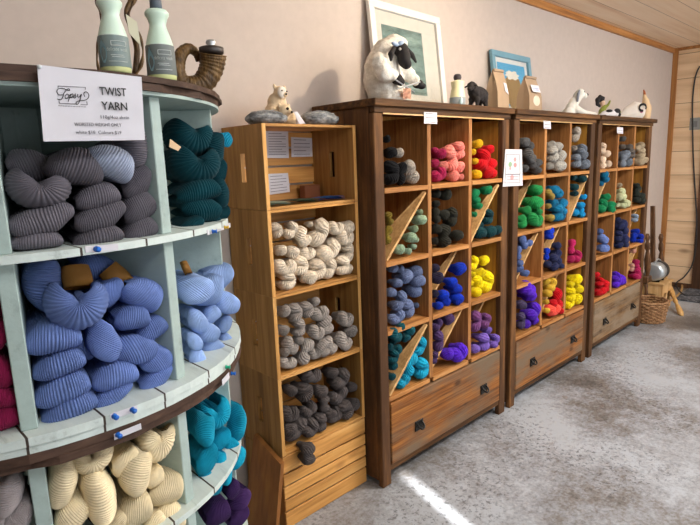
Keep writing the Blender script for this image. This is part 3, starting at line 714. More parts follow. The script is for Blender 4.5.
for x, y, z, r in ((-.012, -.061, .06, .006), (-.002, -.074, .046, .005), (-.016, -.038, .13, .003), (.006, -.040, .128, .003), (.0, -.043, .117, .004)):
    bm = bmesh.new(); g = bmesh.ops.create_icosphere(bm, subdivisions=2, radius=r)['verts']
    for v in g: v.co += Vector((x, y, z))
    obj('nose' if r > .0035 and abs(x) < .004 else 'eye', bm, felt_dark, t, True)
bm = bmesh.new(); quad_slab(bm, [(.035, -.07, .002), (.062, -.075, .004), (.044, -.05, .052), (.026, -.05, .05)], .001, (0, -1, 0)); g = obj('price_tag', bm, paper, t); g['label'] = 'white hanging paper tag'

# leaning board
t = None
bm = bmesh.new(); c4 = [Vector((-.492, .082, .318)), Vector((-.495, .26, .385)), Vector((-.565, .28, 0)), Vector((-.565, .06, 0))]
quad_slab(bm, c4, -.018, (1, 0, .18)); tag(obj('leaning_board', bm, board_m), 'brown wooden board leaning against the left side of the crates', 'board')

# ------------------------------------------------------------------ round display unit
R1 = .484
def disc(name, r, z0, z1, mat, parent, n=72, wob=0.0, chips=0):
    bm = bmesh.new(); rings = []
    rnd = random.Random(int(z0*1000)); offs = [0]*n
    for _ in range(chips):
        a = rnd.randrange(n); L = rnd.randrange(2, 6); dd = rnd.uniform(.003, .012)
        for i in range(L): offs[(a+i) % n] = dd
    for z in (z0, z1): rings.append([bm.verts.new(((r-offs[k]+wob*rnd.uniform(-1, 1))*cos(2*PI*k/n), (r-offs[k]+wob*rnd.uniform(-1, 1))*sin(2*PI*k/n), z)) for k in range(n)])
    bm.faces.new(rings[0][::-1]); bm.faces.new(rings[1])
    for k in range(n): bm.faces.new((rings[0][k], rings[0][(k+1) % n], rings[1][(k+1) % n], rings[1][k]))
    return obj(name, bm, mat, parent)
ANG = [rad(-104.4+35.6*i) for i in range(-3, 4)]+[rad(33.5+36), rad(33.5+72)]
t = thing('round_display_unit', 'round pale-green painted shelf unit with weathered brown rims, at left', 'shelf unit', (SAX, SAY, 0))
disc('top_board', R1, 1.6535, 1.664, spool_brown, t, wob=.001, chips=8)
disc('top_board', R1-.004, 1.640, 1.653, spool_brown, t, wob=.001, chips=6)
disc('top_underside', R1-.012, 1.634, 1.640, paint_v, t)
SH = [(1.370, 1.383, .474), (.802, .815, .466), (.532, .545, .466), (.262, .275, .466)]
for a, b, r in SH: disc('shelf', r, a, b, paint, t)
disc('middle_rim_plank', R1, 1.076, 1.091, paint, t, wob=.0012, chips=2)
disc('middle_rim_plank', R1-.003, 1.062, 1.0755, paint, t, wob=.001)
disc('middle_rim_plank', R1-.001, 1.046, 1.0615, spool_brown, t, wob=.0015, chips=14)
disc('middle_rim_plank', R1-.005, 1.030, 1.0455, spool_brown, t, wob=.0015, chips=18)
disc('base_board', R1, 0, .03, spool_brown, t)
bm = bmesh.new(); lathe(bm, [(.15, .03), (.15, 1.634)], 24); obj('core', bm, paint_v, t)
for a in ANG:
    for z0, z1 in ((1.383, 1.634), (1.091, 1.370), (.815, 1.030), (.545, .802), (.275, .532), (.03, .262)):
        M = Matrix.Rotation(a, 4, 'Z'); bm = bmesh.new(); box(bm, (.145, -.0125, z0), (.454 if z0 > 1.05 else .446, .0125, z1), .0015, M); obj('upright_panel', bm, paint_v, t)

# big skeins of the round unit
LENS = [fold_mesh('skein', .17, .46, 1.7, 330, 60, .024, 46, .12), fold_mesh('skein', .19, .44, 1.7, 330, 56, .026, 46, -.25), fold_mesh('skein', .155, .47, 1.7, 330, 64, .024, 46, .3)]
for i, me in enumerate(LENS):
    for v in me.vertices:
        a = min(1, abs(v.co.x)*2.05); v.co.z *= 1-.50*a**2.6; v.co.z -= (.10, .04, -.06)[i]*a*a; v.co.y += .10*a**3; v.co.x += (.10, -.12, .14)[i]*v.co.z
        v.co += Vector((noise.noise(v.co*2+Vector((i*7, 0, 0))), .4*noise.noise(v.co*2+Vector((0, i*5, 2))), noise.noise(v.co*2.2+Vector((0, 3, i*9)))))*.05
CRO = []
for i in range(2):                                   # hank end bent round into a croissant, strands fanning out from the crease
    me = fold_mesh('skein', .20, .5, 1.5, 330, (60, 54)[i], .022, 46, .0)
    zc = .25
    for v in me.vertices:
        ph = v.co.x*(4.4, 3.9)[i]; ro = max(.03, zc-v.co.z)+.05*noise.noise(v.co*2+Vector((i*9, 0, 0)))
        v.co.x = ro*sin(ph)*.62; v.co.z = zc-ro*cos(ph)
    xs = [v.co.x for v in me.vertices]; zs = [v.co.z for v in me.vertices]; kx, kz = 1/(max(xs)-min(xs)), 1/(max(zs)-min(zs)); x0, z0 = (max(xs)+min(xs))/2, (max(zs)+min(zs))/2
    for v in me.vertices: v.co.x = (v.co.x-x0)*kx; v.co.z = (v.co.z-z0)*kz
    CRO.append(me)
WEDGE = {'left': (-104.4, -68.8), 'mid': (-68.8, -33.2), 'edge': (-140, -104.4)}
def spool_pile(colour, hx, place, lst, wedge='left', kw={}):
    """lst: (px, py, w, h, tilt degrees, kind, [depth back])"""
    m = ymat('spool '+colour, hx, n=0, ridge=.15, var=.16, **kw); items = []
    for e in lst:
        x, y, w, h, tilt, kind = e[:6]; back = e[6] if len(e) > 6 else 0
        p = at_cyl(x, y, .415-back)
        if wedge == 'mid':                            # the pile's front lies on the chord between two uprights
            A1, A2 = [Vector((SAX+q*cos(rad(a)), SAY+q*sin(rad(a)), 0)) for q, a in ((.415-back, -66), (.425-back, -41))]
            nn = Vector((A2.y-A1.y, A1.x-A2.x, 0)); dd = F_+R_*((x-350)/FPX)-U_*((y-262.5)/FPX); p = CAM+dd*((A1-CAM).dot(nn)/dd.dot(nn))
        dz = depth(p)/FPX; w2, h2 = w*dz, h*dz
        th = math.atan2(p.y-SAY, p.x-SAX); rr_ = math.hypot(p.x-SAX, p.y-SAY); lo, hi = WEDGE[wedge]
        ha = math.asin(min(.9, ((.46 if wedge != 'mid' else .30)*w2+.008)/rr_)); lo, hi = rad(lo)+ha, rad(hi)-ha
        th = (lo+hi)/2 if lo > hi else min(max(th, lo), hi)
        p = Vector((SAX+rr_*cos(th), SAY+rr_*sin(th), p.z)); out = Vector((cos(th), sin(th), 0))
        tc_ = math.atan2(CAM.y-p.y, CAM.x-p.x); kf = .5 if wedge != 'mid' else .3; rz = (th*kf+tc_*(1-kf))+PI/2; R = Matrix.Rotation(rz, 3, 'Z') @ Matrix.Rotation(-rad(tilt), 3, 'Y')
        if kind == 'B':
            kind = 'L'
            if h > w*1.25: w, h, w2, h2, tilt = h, w, h2, w2, tilt+72
            else: tilt += random.uniform(-22, 22)
            R = Matrix.Rotation(rz, 3, 'Z') @ Matrix.Rotation(-rad(tilt), 3, 'Y')
        if kind == 'L':
            me = random.choice(LENS); sc = (w2/.98, min(w2*1.15, .135), h2/.68); loc = p+out*.02
        else:
            me = random.choice(CRO); sc = (w2, min(w2*1.1, .12), h2); loc = p+out*.015
        o = add_skein(me, loc, R.to_euler(), sc, m); items.append((o, x, -y, (w+h)/4*.8))
        if len(e) > 7: e[7](o)
    # layers measured in the picture plane but named by what one sees
    name_pile(items, colour, place)
band_m = plain('kraft_paper_band', 'b07c34', .7)
BANDS = []
G = 'round unit top-left cubby'
spool_pile('dark grey', '625e66', G, [
 (30,240,50,20,-4,'L'),(40,221,60,34,2,'L'),(38,190,60,40,-8,'H'),(30,166,46,30,10,'L',.06),
 (95,236,50,22,3,'L'),(96,217,50,32,3,'L'),(94,196,44,28,4,'L'),(74,166,54,40,-22,'L'),
 (135,229,36,26,8,'L'),(133,206,36,34,18,'L'),(131,184,34,32,18,'L'),(128,152,26,28,0,'B',.05),(147,142,30,52,8,'B')])
spool_pile('silvery blue-grey', '9aa3b8', G, [(107,162,50,36,-38,'L',-.012)])
spool_pile('deep teal green', '0a3a43', 'round unit top-middle cubby', [
 (184,227,26,18,5,'L'),(202,221,24,20,8,'L'),(214,215,18,20,10,'B'),(194,209,44,24,6,'L'),(192,191,48,26,4,'L'),(214,193,22,30,0,'B'),(192,166,52,40,-6,'H'),(212,172,20,24,0,'B'),(188,140,48,38,-10,'H',.03),(207,148,24,34,0,'B')], 'mid')
spool_pile('cornflower blue', '667bb2', 'round unit middle-tier left cubby', [
 (68,405,54,28,6,'L'),(61,387,54,32,4,'L'),(58,362,50,28,4,'L'),(52,336,54,34,-6,'L'),(42,285,38,54,6,'B',.05),(76,307,60,50,-6,'H',-.015),
 (108,394,42,20,8,'L'),(112,374,46,30,-4,'L'),(152,377,36,24,12,'L'),(101,341,34,44,48,'L'),(131,349,44,28,12,'L'),(154,356,34,30,24,'L'),(128,317,36,26,-14,'L'),(150,327,34,24,14,'L'),(104,294,26,32,0,'B',.03),(139,294,42,34,-48,'L'),(95,268,42,24,0,'L',.09),(80,345,26,24,0,'B',.04)])
spool_pile('sky blue', '97b0dc', 'round unit middle-tier middle cubby', [
 (190,360,20,22,0,'B'),(206,349,24,22,14,'L'),(218,341,14,14,0,'B'),(187,342,16,18,0,'B'),(200,333,26,20,12,'L'),(218,326,16,16,0,'B'),(190,322,22,22,0,'B'),(204,315,20,18,8,'B'),(189,291,28,36,-30,'B'),(203,291,28,36,-30,'L'),(221,302,26,22,12,'L'),(211,276,32,32,-20,'L',.03)], 'mid')
spool_pile('burgundy', '8a1c48', 'round unit middle-tier cubby at picture edge', [(8,414,32,26,-4,'L'),(6,393,30,20,-4,'L'),(6,368,30,30,-6,'L'),(4,335,28,34,-10,'L'),(1,300,22,32,0,'B',.03)], 'edge')
spool_pile('natural cream', 'e8d8b4', 'round unit lower-tier left cubby', [
 (62,480,30,52,-12,'B'),(92,457,42,32,18,'H'),(98,496,34,60,8,'B',-.01),(70,512,40,32,30,'L'),(153,444,38,40,-16,'H'),(131,472,34,46,-8,'B',-.01),(121,461,26,26,0,'B'),(150,475,18,22,0,'B'),(163,487,36,34,-25,'L'),(132,508,34,38,0,'B'),(170,514,36,32,-20,'L'),(149,521,26,22,0,'B'),(112,524,26,20,0,'B')])
spool_pile('light grey', '989090', 'round unit lower-tier cubby at picture edge', [(8,492,26,46,10,'B'),(20,514,32,30,20,'L'),(-2,520,26,30,0,'B')], 'edge')
spool_pile('turquoise blue', '1298b8', 'round unit lower-tier middle cubby', [
 (203,484,24,26,10,'L'),(218,476,16,22,0,'B'),(200,461,24,30,4,'L'),(213,463,14,20,0,'B'),(229,460,18,24,10,'B'),(198,432,22,32,0,'B'),(214,442,18,22,0,'B'),(225,447,16,18,0,'B'),(211,416,34,32,8,'H'),(232,421,20,36,-6,'B')], 'mid')
spool_pile('aubergine', '42295a', 'round unit lowest visible cubby', [(212,514,26,26,0,'B'),(234,502,18,24,0,'B'),(226,492,16,18,0,'B'),(232,520,20,22,0,'B')], 'mid')
# blue skein on the far side of the round unit
p = at_cyl(226.5, 140, .41); 
tag(add_skein(BALLS[0], at(225.0, 140, 'Y', -.30), (0, 0, 1.2), (.010, .02, .024), ymat('turquoise', Y_['turquoise'][0])), 'turquoise wool skein poking past the right edge of the round unit', 'yarn', 'skeins in the round unit far side')
# paper bands round some hanks
def band(name, label, px, r, size, rotz):
    p = at_cyl(px[0], px[1], r); th = math.atan2(p.y-SAY, p.x-SAX)
    bm = bmesh.new(); n = 24; M = Matrix.Rotation(rotz, 4, 'Y') @ Matrix.Rotation(-.45, 4, 'X')
    rg = [[bm.verts.new(M @ Vector((size[0]*k*cos(2*PI*i/n), size[0]*.55*k*sin(2*PI*i/n), z))) for i in range(n)] for z, k in ((-size[1]/2, .96), (0, 1), (size[1]/2, .9))]
    for A, B in zip(rg, rg[1:]):
        for k in range(n): bm.faces.new((A[k], A[(k+1) % n], B[(k+1) % n], B[k]))
    bmesh.ops.solidify(bm, geom=bm.faces[:], thickness=.0008)
    o = obj(name, bm, band_m, None, True); o.location = p; o.rotation_euler = (0, 0, th+PI/2)
    return tag(o, label, 'paper band')
band('paper_band', 'kraft paper band round a cornflower blue hank, left of two', (77, 277), .385, (.026, .04), .1)
band('paper_band', 'kraft paper band round a cornflower blue hank, right of two', (116, 277), .375, (.024, .045), -.5)
band('paper_band', 'kraft paper band on sky blue hanks beside the painted upright', (186, 268), .39, (.015, .03), .3)
bm = bmesh.new(); c4 = [at_cyl(x, y, .43) for x, y in ((170, 139), (181, 147), (178, 151), (169, 147))]; quad_slab(bm, c4, .001, (0, -1, 0)); tag(obj('paper_tag', bm, plain('beige_card', 'cdb08c', .7)), 'beige paper tag on the deep teal green skeins', 'tag')
# label strips pushed on with pins
def shelf_tag(label, p0, p1, r, pins, h=.011):
    a, b = at_cyl(*p0, r), at_cyl(*p1, r); o = (a+b)/2; out = Vector((o.x-SAX, o.y-SAY, 0)).normalized()
    t = thing('shelf_tag', label, 'tag', o, 0, 'pinned label strips on the round unit')
    bm = bmesh.new(); H = Vector((0, 0, h/2)); quad_slab(bm, [a-o-H, b-o-H, b-o+H, a-o+H], .001, out); obj('strip', bm, paper, t)
    for (x, y), m in pins:
        c = at_cyl(x, y, r)-o; bm = bmesh.new(); M = Matrix.Translation(c) @ out.to_track_quat('Z', 'Y').to_matrix().to_4x4()
        lathe(bm, [(.001, 0), (.005, .001), (.003, .004), (.003, .008), (.0048, .010), (.0001, .011)], 14, M); obj('push_pin', bm, m, t, True)
shelf_tag('white label strip with one blue pin, under the dark grey skeins', (85, 249.5), (118, 247), .4745, [((96, 249), blue_pin)])
shelf_tag('white label strip with blue and yellow pins, under the deep teal skeins', (207, 232.5), (230, 225), .4745, [((212, 231.5), blue_pin), ((224, 227.5), yellow_pin)])
shelf_tag('white label strip with two blue pins, on the pale rim under cornflower skeins', (110, 417), (137, 408), R1+.0005, [((114, 416), blue_pin), ((132, 409.5), blue_pin)])
shelf_tag('white label strip with one blue pin, on the brown rim above cream skeins', (114, 437), (141, 426), R1+.0005, [((117.5, 434.5), blue_pin)])
shelf_tag('small white tag with blue and green pins, at the right of the rim', (222, 383), (229, 375), R1+.0005, [((231, 373.5), blue_pin), ((225.5, 367), green_pin)], .014)

# sign
t = None
YS = -.672
c4 = [at(37, 64.5, 'Y', YS), at(141.5, 77, 'Y', YS+.004), at(145, 140, 'Y', YS+.004), at(43.5, 141.5, 'Y', YS)]
t = thing('shop_sign', 'white paper sign reading TWIST YARN pinned to the round unit top rim', 'sign', c4[0])
O = c4[0]
bm = bmesh.new(); quad_slab(bm, [c-O for c in c4], .0008, (0, 1, 0)); obj('sheet', bm, paper, t)
def sgn(s, x0, x1, yb, hpx, mat, bold=0.0):
    a, b = at(x0, yb, 'Y', YS-.0005)-O, at(x1, yb, 'Y', YS-.0005)-O; dz = depth(a+O)/FPX
    text('lettering', s, hpx*dz*1.4, a, UPR, mat, t, bold=bold, width=b.x-a.x)
sgn('TWIST', 100, 126.5, 94.8, 8, ink, .0002); sgn('YARN', 102, 127.5, 109.5, 8, ink, .0002)
sgn('110g/4oz skein', 101, 129, 118.5, 3.4, ink_grey, 0); sgn('WORSTED WEIGHT ONLY', 74.5, 121.5, 125.8, 3.4, ink_grey, 0); sgn('white $18  Colours $19', 76, 121.5, 133.8, 3.4, ink_grey, 0)
bm = bmesh.new()
for st, sm in (([(150,170),(105,172),(80,130),(110,98),(160,100),(200,118),(226,124),(228,108),(205,105),(165,150),(150,200),(125,230),(85,220)], 1),
           ([(200,162),(176,188),(185,215),(210,205),(220,178),(202,162),(226,180),(240,168)], 1), ([(242,165),(226,210),(212,252)], 1), ([(238,180),(262,160),(270,182),(252,205),(236,200),(275,196),(300,160)], 1),
           ([(300,160),(290,175),(306,192),(290,212),(275,202)], 1), ([(326,165),(322,195),(345,196),(366,165),(355,215),(335,270),(312,285),(306,262),(332,245),(378,240),(430,225),(455,185),(436,145),(405,140),(396,165),(408,195)], 1),
           ([(95,92),(95,70),(415,86),(410,112)], 0), ([(105,240),(110,270),(305,281)], 0), ([(358,284),(435,290),(430,250)], 0)):
    pts = [at(50+x/11.667, 80+y/11.667, 'Y', YS-.0006)-O for x, y in st]
    if sm: pts = smooth_path(pts, 5)
    for a, b in zip(pts, pts[1:]): tube(bm, [a, b], .00055 if sm else .0004, 6)
obj('script_logo', bm, ink, t)
bm = bmesh.new(); x = 58.5
while x < 86:
    w_ = random.uniform(1.2, 2.6); a, b = at(x, 105.6+(x-58)*.05, 'Y', YS-.0006)-O, at(x+w_, 105.6+(x-58)*.05, 'Y', YS-.0006)-O; tube(bm, [a, b], .0004, 5); x += w_+.7
obj('small_print', bm, ink_grey, t)
bm = bmesh.new(); c = at(39, 67, 'Y', YS-.001)-O; lathe(bm, [(.003, 0), (.003, .004), (.0001, .005)], 12, Matrix.Translation(c) @ Matrix.Rotation(PI/2, 4, 'X')); obj('pin', bm, plain('clear_pin', 'd8dde0', .3), t, True)

# bottles
def bottle(label, x, y, z, s, cap, body_hex, low_hex, label_hex, words):
    t = thing('soap_bottle', label, 'bottle', (x, y, z), 0)
    prof = [(.0, 0), (.030, 0), (.034, .004), (.035, .015), (.0335, .080), (.0322, .086), (.027, .105), (.0205, .125), (.0195, .133), (.0235, .146), (.0285, .154), (.0285, .160), (.024, .166), (.013, .169), (.013, .172), (.0, .172)]
    nt = NT('bottle_plastic_'+body_hex); tc = nt.n('ShaderNodeTexCoord'); sp = nt.n('ShaderNodeSeparateXYZ'); nt.l(tc.outputs['Object'], sp.inputs[0])
    m = nt.done(nt.mix(nt.math('GREATER_THAN', sp.outputs[2], .014*s), lin(low_hex), lin(body_hex)), .28, Subsurface_Weight=.15, Subsurface_Radius=(.01, .01, .01))
    bm = bmesh.new(); lathe(bm, [(r*s, h*s) for r, h in prof], 32); obj('body', bm, m, t, True)
    bm = bmesh.new(); lathe(bm, [(.0354*s, .012*s), (.0358*s, .013*s), (.0344*s, .081*s), (.0340*s, .082*s)], 32); obj('label_wrap', bm, plain('label_grey_'+label_hex, label_hex, .55), t, True)
    lm = plain('label_print', 'dfe6e2', .6); lb = plain('label_leaf', 'a8cfd8', .55)
    an = math.atan2(CAM.y-y, CAM.x-x)
    def wrap(a, h, r=.0362):   # arc-length a (metres, +right), height
        th = an+a/(r*s); return Vector((r*s*cos(th), r*s*sin(th), h*s))
    bm = bmesh.new(); pts = [wrap(-.020-.004*sin(PI*i/10)*1.5, .02+.055*i/10, .0358) for i in range(11)]
    pts2 = [wrap(-.020+.004+.007*sin(PI*i/10)-.006*(i/10), .02+.055*i/10, .0358) for i in range(11)]
    va = [bm.verts.new(p) for p in pts]; vb = [bm.verts.new(p) for p in pts2]
    for i in range(10): bm.faces.new((va[i], vb[i], vb[i+1], va[i+1]))
    bmesh.ops.solidify(bm, geom=bm.faces[:], thickness=.0004); obj('leaf_print', bm, lb, t)
    bm = bmesh.new()
    for a0, a1, h in ((-.004, .020, .068), (-.004, .020, .058), (-.006, .014, .037), (-.004, .016, .033), (-.01, .02, .023)):
        tube(bm, [wrap(a0+(a1-a0)*i/8, h) for i in range(9)], .0005, 5)
    for a in (-.004, .020): tube(bm, [wrap(a, .058), wrap(a, .068)], .0005, 5)
    obj('label_print', bm, lm, t)
    c = bpy.data.curves.new('w', 'FONT'); c.body = words; c.size = .0085; c.extrude = .0002; o = bpy.data.objects.new('w', c); COL.objects.link(o)
    me = bpy.data.meshes.new_from_object(o.evaluated_get(bpy.context.evaluated_depsgraph_get())); bpy.data.objects.remove(o)
    for v in me.vertices:
        q = wrap(-.012+v.co.x*.75, .046, .0362); v.co = q+Vector((0, 0, v.co.y))
    link('lettering', me, lm, t)
    bm = bmesh.new(); lathe(bm, [(.0135*s, .169*s), (.0145*s, .170*s), (.0145*s, .188*s), (.010*s, .193*s), (.0001, .194*s)], 24); obj('cap', bm, cap, t, True)
cap_m = plain('slate_cap', '55606c', .35)
B1 = at(122, 72, 'Z', 1.664); B2 = at(172.5, 79.5, 'Z', 1.664); B1 += Vector((0, .022, 0)); B2 += Vector((-.005, .028, 0))
print('B', B1, B2)
bottle('pale green soap bottle with grey label, larger, directly above the sign', B1.x, B1.y, 1.664, .70, cap_m, 'd9efdc', 'dbe0a0', '7f8f8c', 'delicate wash')
bottle('pale green soap bottle with slate cap, beside the curled horn', B2.x, B2.y, 1.664, .74, cap_m, 'd9efdc', 'dbe0a0', '6f7674', 'delicate wash')
# horn with a lidded mouth
def w_at(x, y, Y): return at(x, y, 'Y', Y)
horn_m = wood('horn_brown', '2e2114', '5d4527', '8b6c42', 'Z', 60, .45, bump=.8, stretch=.3)
t = thing('animal_horn', 'curled ridged brown horn with a lidded mouth on the round unit', 'horn', (-1.02, -.42, 1.664))
HB = Vector((-1.02, -.42, 1.664)); YH = -.42
hp = [(213, 54), (212.5, 62), (210, 72), (203, 83), (194, 86), (184, 84), (178, 75), (178, 63), (182, 53), (189, 48.5), (196, 53), (199, 61)]
pts = smooth_path([w_at(x, y-.0, YH+.004*i)-HB for i, (x, y) in enumerate(hp)], 8)
lift = min(p.z for p in pts)
N = len(pts); rs = [(.0245*(1-i/N)+.007)*(1+.05*sin(i*1.9)) for i in range(N)]
bm = bmesh.new(); tube(bm, pts, rs, 16); obj('curl', bm, horn_m, t, True)
c = w_at(211.5, 52, YH)-HB
bm = bmesh.new(); lathe(bm, [(.027, -.004), (.028, .0), (.028, .009), (.022, .011), (.0001, .0115)], 20, Matrix.Translation(c)); obj('lid', bm, plain('dark_lid', '3a3330', .4), t, True)
bm = bmesh.new(); lathe(bm, [(.010, .011), (.008, .014), (.012, .020), (.009, .026), (.0001, .028)], 16, Matrix.Translation(c)); obj('lid_knob', bm, plain('silver_knob', 'c0c4c8', .3, Metallic=.7), t, True)
# bent twig hoop behind the bigger bottle
YT = -.47; base = w_at(118, 74, YT)
t = thing('twig_hoop', 'dark bent-twig hoop standing behind the larger soap bottle', 'ornament', (base.x, YT, 1.664))
hp = [(101, 74), (97, 60), (99, 40), (103, 25), (100, 12), (97, 0), (104, -16), (118, -26), (134, -18), (136, -4), (131, 8), (128, 20), (138, 32), (143, 50), (141, 66), (136, 75)]
pts = smooth_path([w_at(x, y, YT)-Vector((base.x, YT, 1.664)) for x, y in hp], 6)
bm = bmesh.new(); tube(bm, pts, [.0028+.0012*sin(i*.7) for i in range(len(pts))], 8); obj('hoop', bm, horn_m, t, True)
bm = bmesh.new(); tube(bm, smooth_path([w_at(x, y, YT+.006)-Vector((base.x, YT, 1.664)) for x, y in ((140, -12), (131, 2), (127, 14), (132, 30), (137, 50), (135, 74))], 6), .006, 8); obj('stick', bm, horn_m, t, True)
bm = bmesh.new(); quad_slab(bm, [w_at(x, y, YT-.012)-Vector((base.x, YT, 1.664)) for x, y in ((126, 14), (137, 22), (141, 46), (129, 33))], .0012, (0, 1, 0)); o = obj('paper_tag', bm, plain('cream_card', 'd8d6bb', .7), t); o['label'] = 'cream paper tag'

# ------------------------------------------------------------------ tags on the cabinets
def ctag(label, x0, y0, x1, y1, Y, lines=2):
    return sheet_paper('price_tag', label, [(x0, y0), (x1, y0+.5), (x1+.2, y1), (x0+.2, y1-.5)], Y, lines, 'white price cards on the cabinet tops', 'tag')
ctag('white price card at the top of the nearest cabinet', 424, 112, 437, 124, -.0075, 3)
ctag('white price card at the top of the middle cabinet', 543.6, 120.7, 550.7, 129, -.0075, 3)
ctag('white price card at the top of the farthest cabinet', 617, 127, 623, 133.8, -.0075, 3)
t = sheet_paper('notice_paper', 'white printed notice hung between the nearest and middle cabinets', [(505.5, 149.2), (522, 149.4), (522.8, 185.6), (502.9, 186.6)], -.0065, 0)
O = t.location.copy()
bm = bmesh.new(); bl = [at(x, y, 'Y', -.0068)-O for x, y in ((506.3, 154.5), (519.5, 154.5), (520, 174), (505.4, 174))]; q = [at(x, y, 'Y', -.0068)-O for x, y in ((505.4, 174.5), (519.7, 174.5), (519.8, 182.5), (504.8, 183))]
for L in (bl, q):
    for i in range(4): tube(bm, [L[i], L[(i+1) % 4]], .0012, 5)
obj('printed_border', bm, ink_grey, t)
for (x, y, s), col in (((510.2, 164.5, 2.2), '8fae8a'), ((515, 159.5, 1.8), 'd79a9a'), ((515.2, 165, 2), 'cf8f8f'), ((510.2, 168.3, 1.4), 'd8a3a3'), ((512, 177.4, 2.2), 'd8a0a0')):
    c = at(x, y, 'Y', -.0069)-O; bm = bmesh.new(); r = s*.0085; lathe(bm, [(r, 0), (r, .0004)], 14, Matrix.Translation(c) @ Matrix.Rotation(PI/2, 4, 'X') @ Matrix.Diagonal((1, .8, 1, 1))); obj('printed_mark', bm, plain('print_'+col, col, .7), t)
bm = bmesh.new()
for y in (152, 176.5, 179.5): a, b = at(507, y, 'Y', -.0068)-O, at(518.5, y, 'Y', -.0068)-O; tube(bm, [a, b], .001, 5)
obj('printed_lines', bm, ink_grey, t)

# ------------------------------------------------------------------ things on top of the cabinets
TZ = CH
def picture(name, label, c4, border, depth_, mats, build):
    """c4: TL, TR, BR, BL of the outer frame (leaning)"""
    O = c4[3]; t = thing(name, label, 'picture frame', O)
    ux = (c4[1]-c4[0]); W_ = ux.length; ux.normalize(); uz = (c4[0]-c4[3]); H_ = uz.length; uz = (uz-ux*uz.dot(ux)).normalized(); n = ux.cross(uz)   # towards the wall? 
    if n.y > 0: n = -n
    M = Matrix(((ux.x, n.x, uz.x, 0), (ux.y, n.y, uz.y, 0), (ux.z, n.z, uz.z, 0), (0, 0, 0, 1)))
    bm = bmesh.new(); b = border
    for lo, hi in (((0, 0, 0), (W_, depth_, b)), ((0, 0, H_-b), (W_, depth_, H_)), ((0, 0, b), (b, depth_, H_-b)), ((W_-b, 0, b), (W_, depth_, H_-b))): box(bm, lo, hi, .002, M)
    obj('frame', bm, mats[0], t)
    bm = bmesh.new(); box(bm, (b, .002, b), (W_-b, .006, H_-b), 0, M); obj('mat_board', bm, mats[1], t)
    build(t, M, W_, H_, b)
    g = NT('picture_glass'); tr = g.n('ShaderNodeBsdfTransparent'); gl = g.n('ShaderNodeBsdfGlossy'); gl.inputs['Roughness'].default_value = .02; mx = g.n('ShaderNodeMixShader'); mx.inputs[0].default_value = .07; g.l(tr.outputs[0], mx.inputs[1]); g.l(gl.outputs[0], mx.inputs[2]); g.l(mx.outputs[0], g.t.nodes['Material Output'].inputs[0]); gm = g.m
    bm = bmesh.new(); box(bm, (b, .0125, b), (W_-b, .0138, H_-b), 0, M); obj('glass', bm, gm, t)
    return t
white_frame = plain('white_frame_paint', 'e6e4df', .4); matb = plain('mat_board', 'd5d4cc', .8)
def art1(t, M, W_, H_, b):
    m = NT('grey_teal_print'); nz = m.noise(m.mapped((1, 1, 3), False), 8, 6, .7); col = m.ramp(nz, [(.35, lin('42605e')), (.55, lin('6f8c88')), (.7, lin('94aaa5'))])
    bm = bmesh.new(); box(bm, (W_*.16, .006, H_*.17), (W_*.72, .0072, H_*.80), 0, M); obj('print', bm, m.done(col, .7), t)
TL = Vector((.262, .365, 2.275)); BL = Vector((.325, .305, TZ)); ux = Vector((.60, 0, -.012))
picture('picture_frame', 'large white frame with a grey-teal print leaning behind the sheep sculpture', [Vector((.30, .372, 2.272)), Vector((.865, .372, 2.26)), Vector((.93, .305, TZ)), Vector((.345, .305, TZ))], .038, .022, (white_frame, matb), art1)
blue_frame = plain('blue_frame_paint', '6f9db0', .5)
def art2(t, M, W_, H_, b):
    bm = bmesh.new(); box(bm, (b+.035, .006, b+.03), (W_-b-.035, .0068, H_-b-.03), 0, M); obj('print', bm, plain('bright_blue_print', '4aa9d6', .7), t)
    y0 = .0068
    bm = bmesh.new(); pr = [(W_*.5+W_*.25*cos(a)*(1+.06*sin(9*a)), H_*.40+H_*.27*sin(a)*(1+.06*cos(7*a))) for a in [2*PI*i/40 for i in range(40)]]
    prism(bm, pr, y0, y0+.0008, M); obj('printed_shape', bm, plain('tan_print', '9a7d4e', .8), t)
    bm = bmesh.new(); pr = [(W_*.5+W_*.17*cos(a)*(1+.16*sin(8*a)), H_*.66+H_*.07*sin(a)*(1+.2*cos(6*a))) for a in [2*PI*i/40 for i in range(40)]]
    prism(bm, pr, y0+.0008, y0+.0016, M); obj('printed_shape', bm, plain('white_print', 'e9e6da', .8), t)
picture('picture_frame', 'blue frame with a bright blue print behind the paper bags', [Vector((1.375, .372, 2.15)), Vector((1.86, .372, 2.145)), Vector((1.93, .315, TZ)), Vector((1.445, .315, TZ))], .036, .022, (blue_frame, plain('mat_white', 'e2e4e2', .8)), art2)

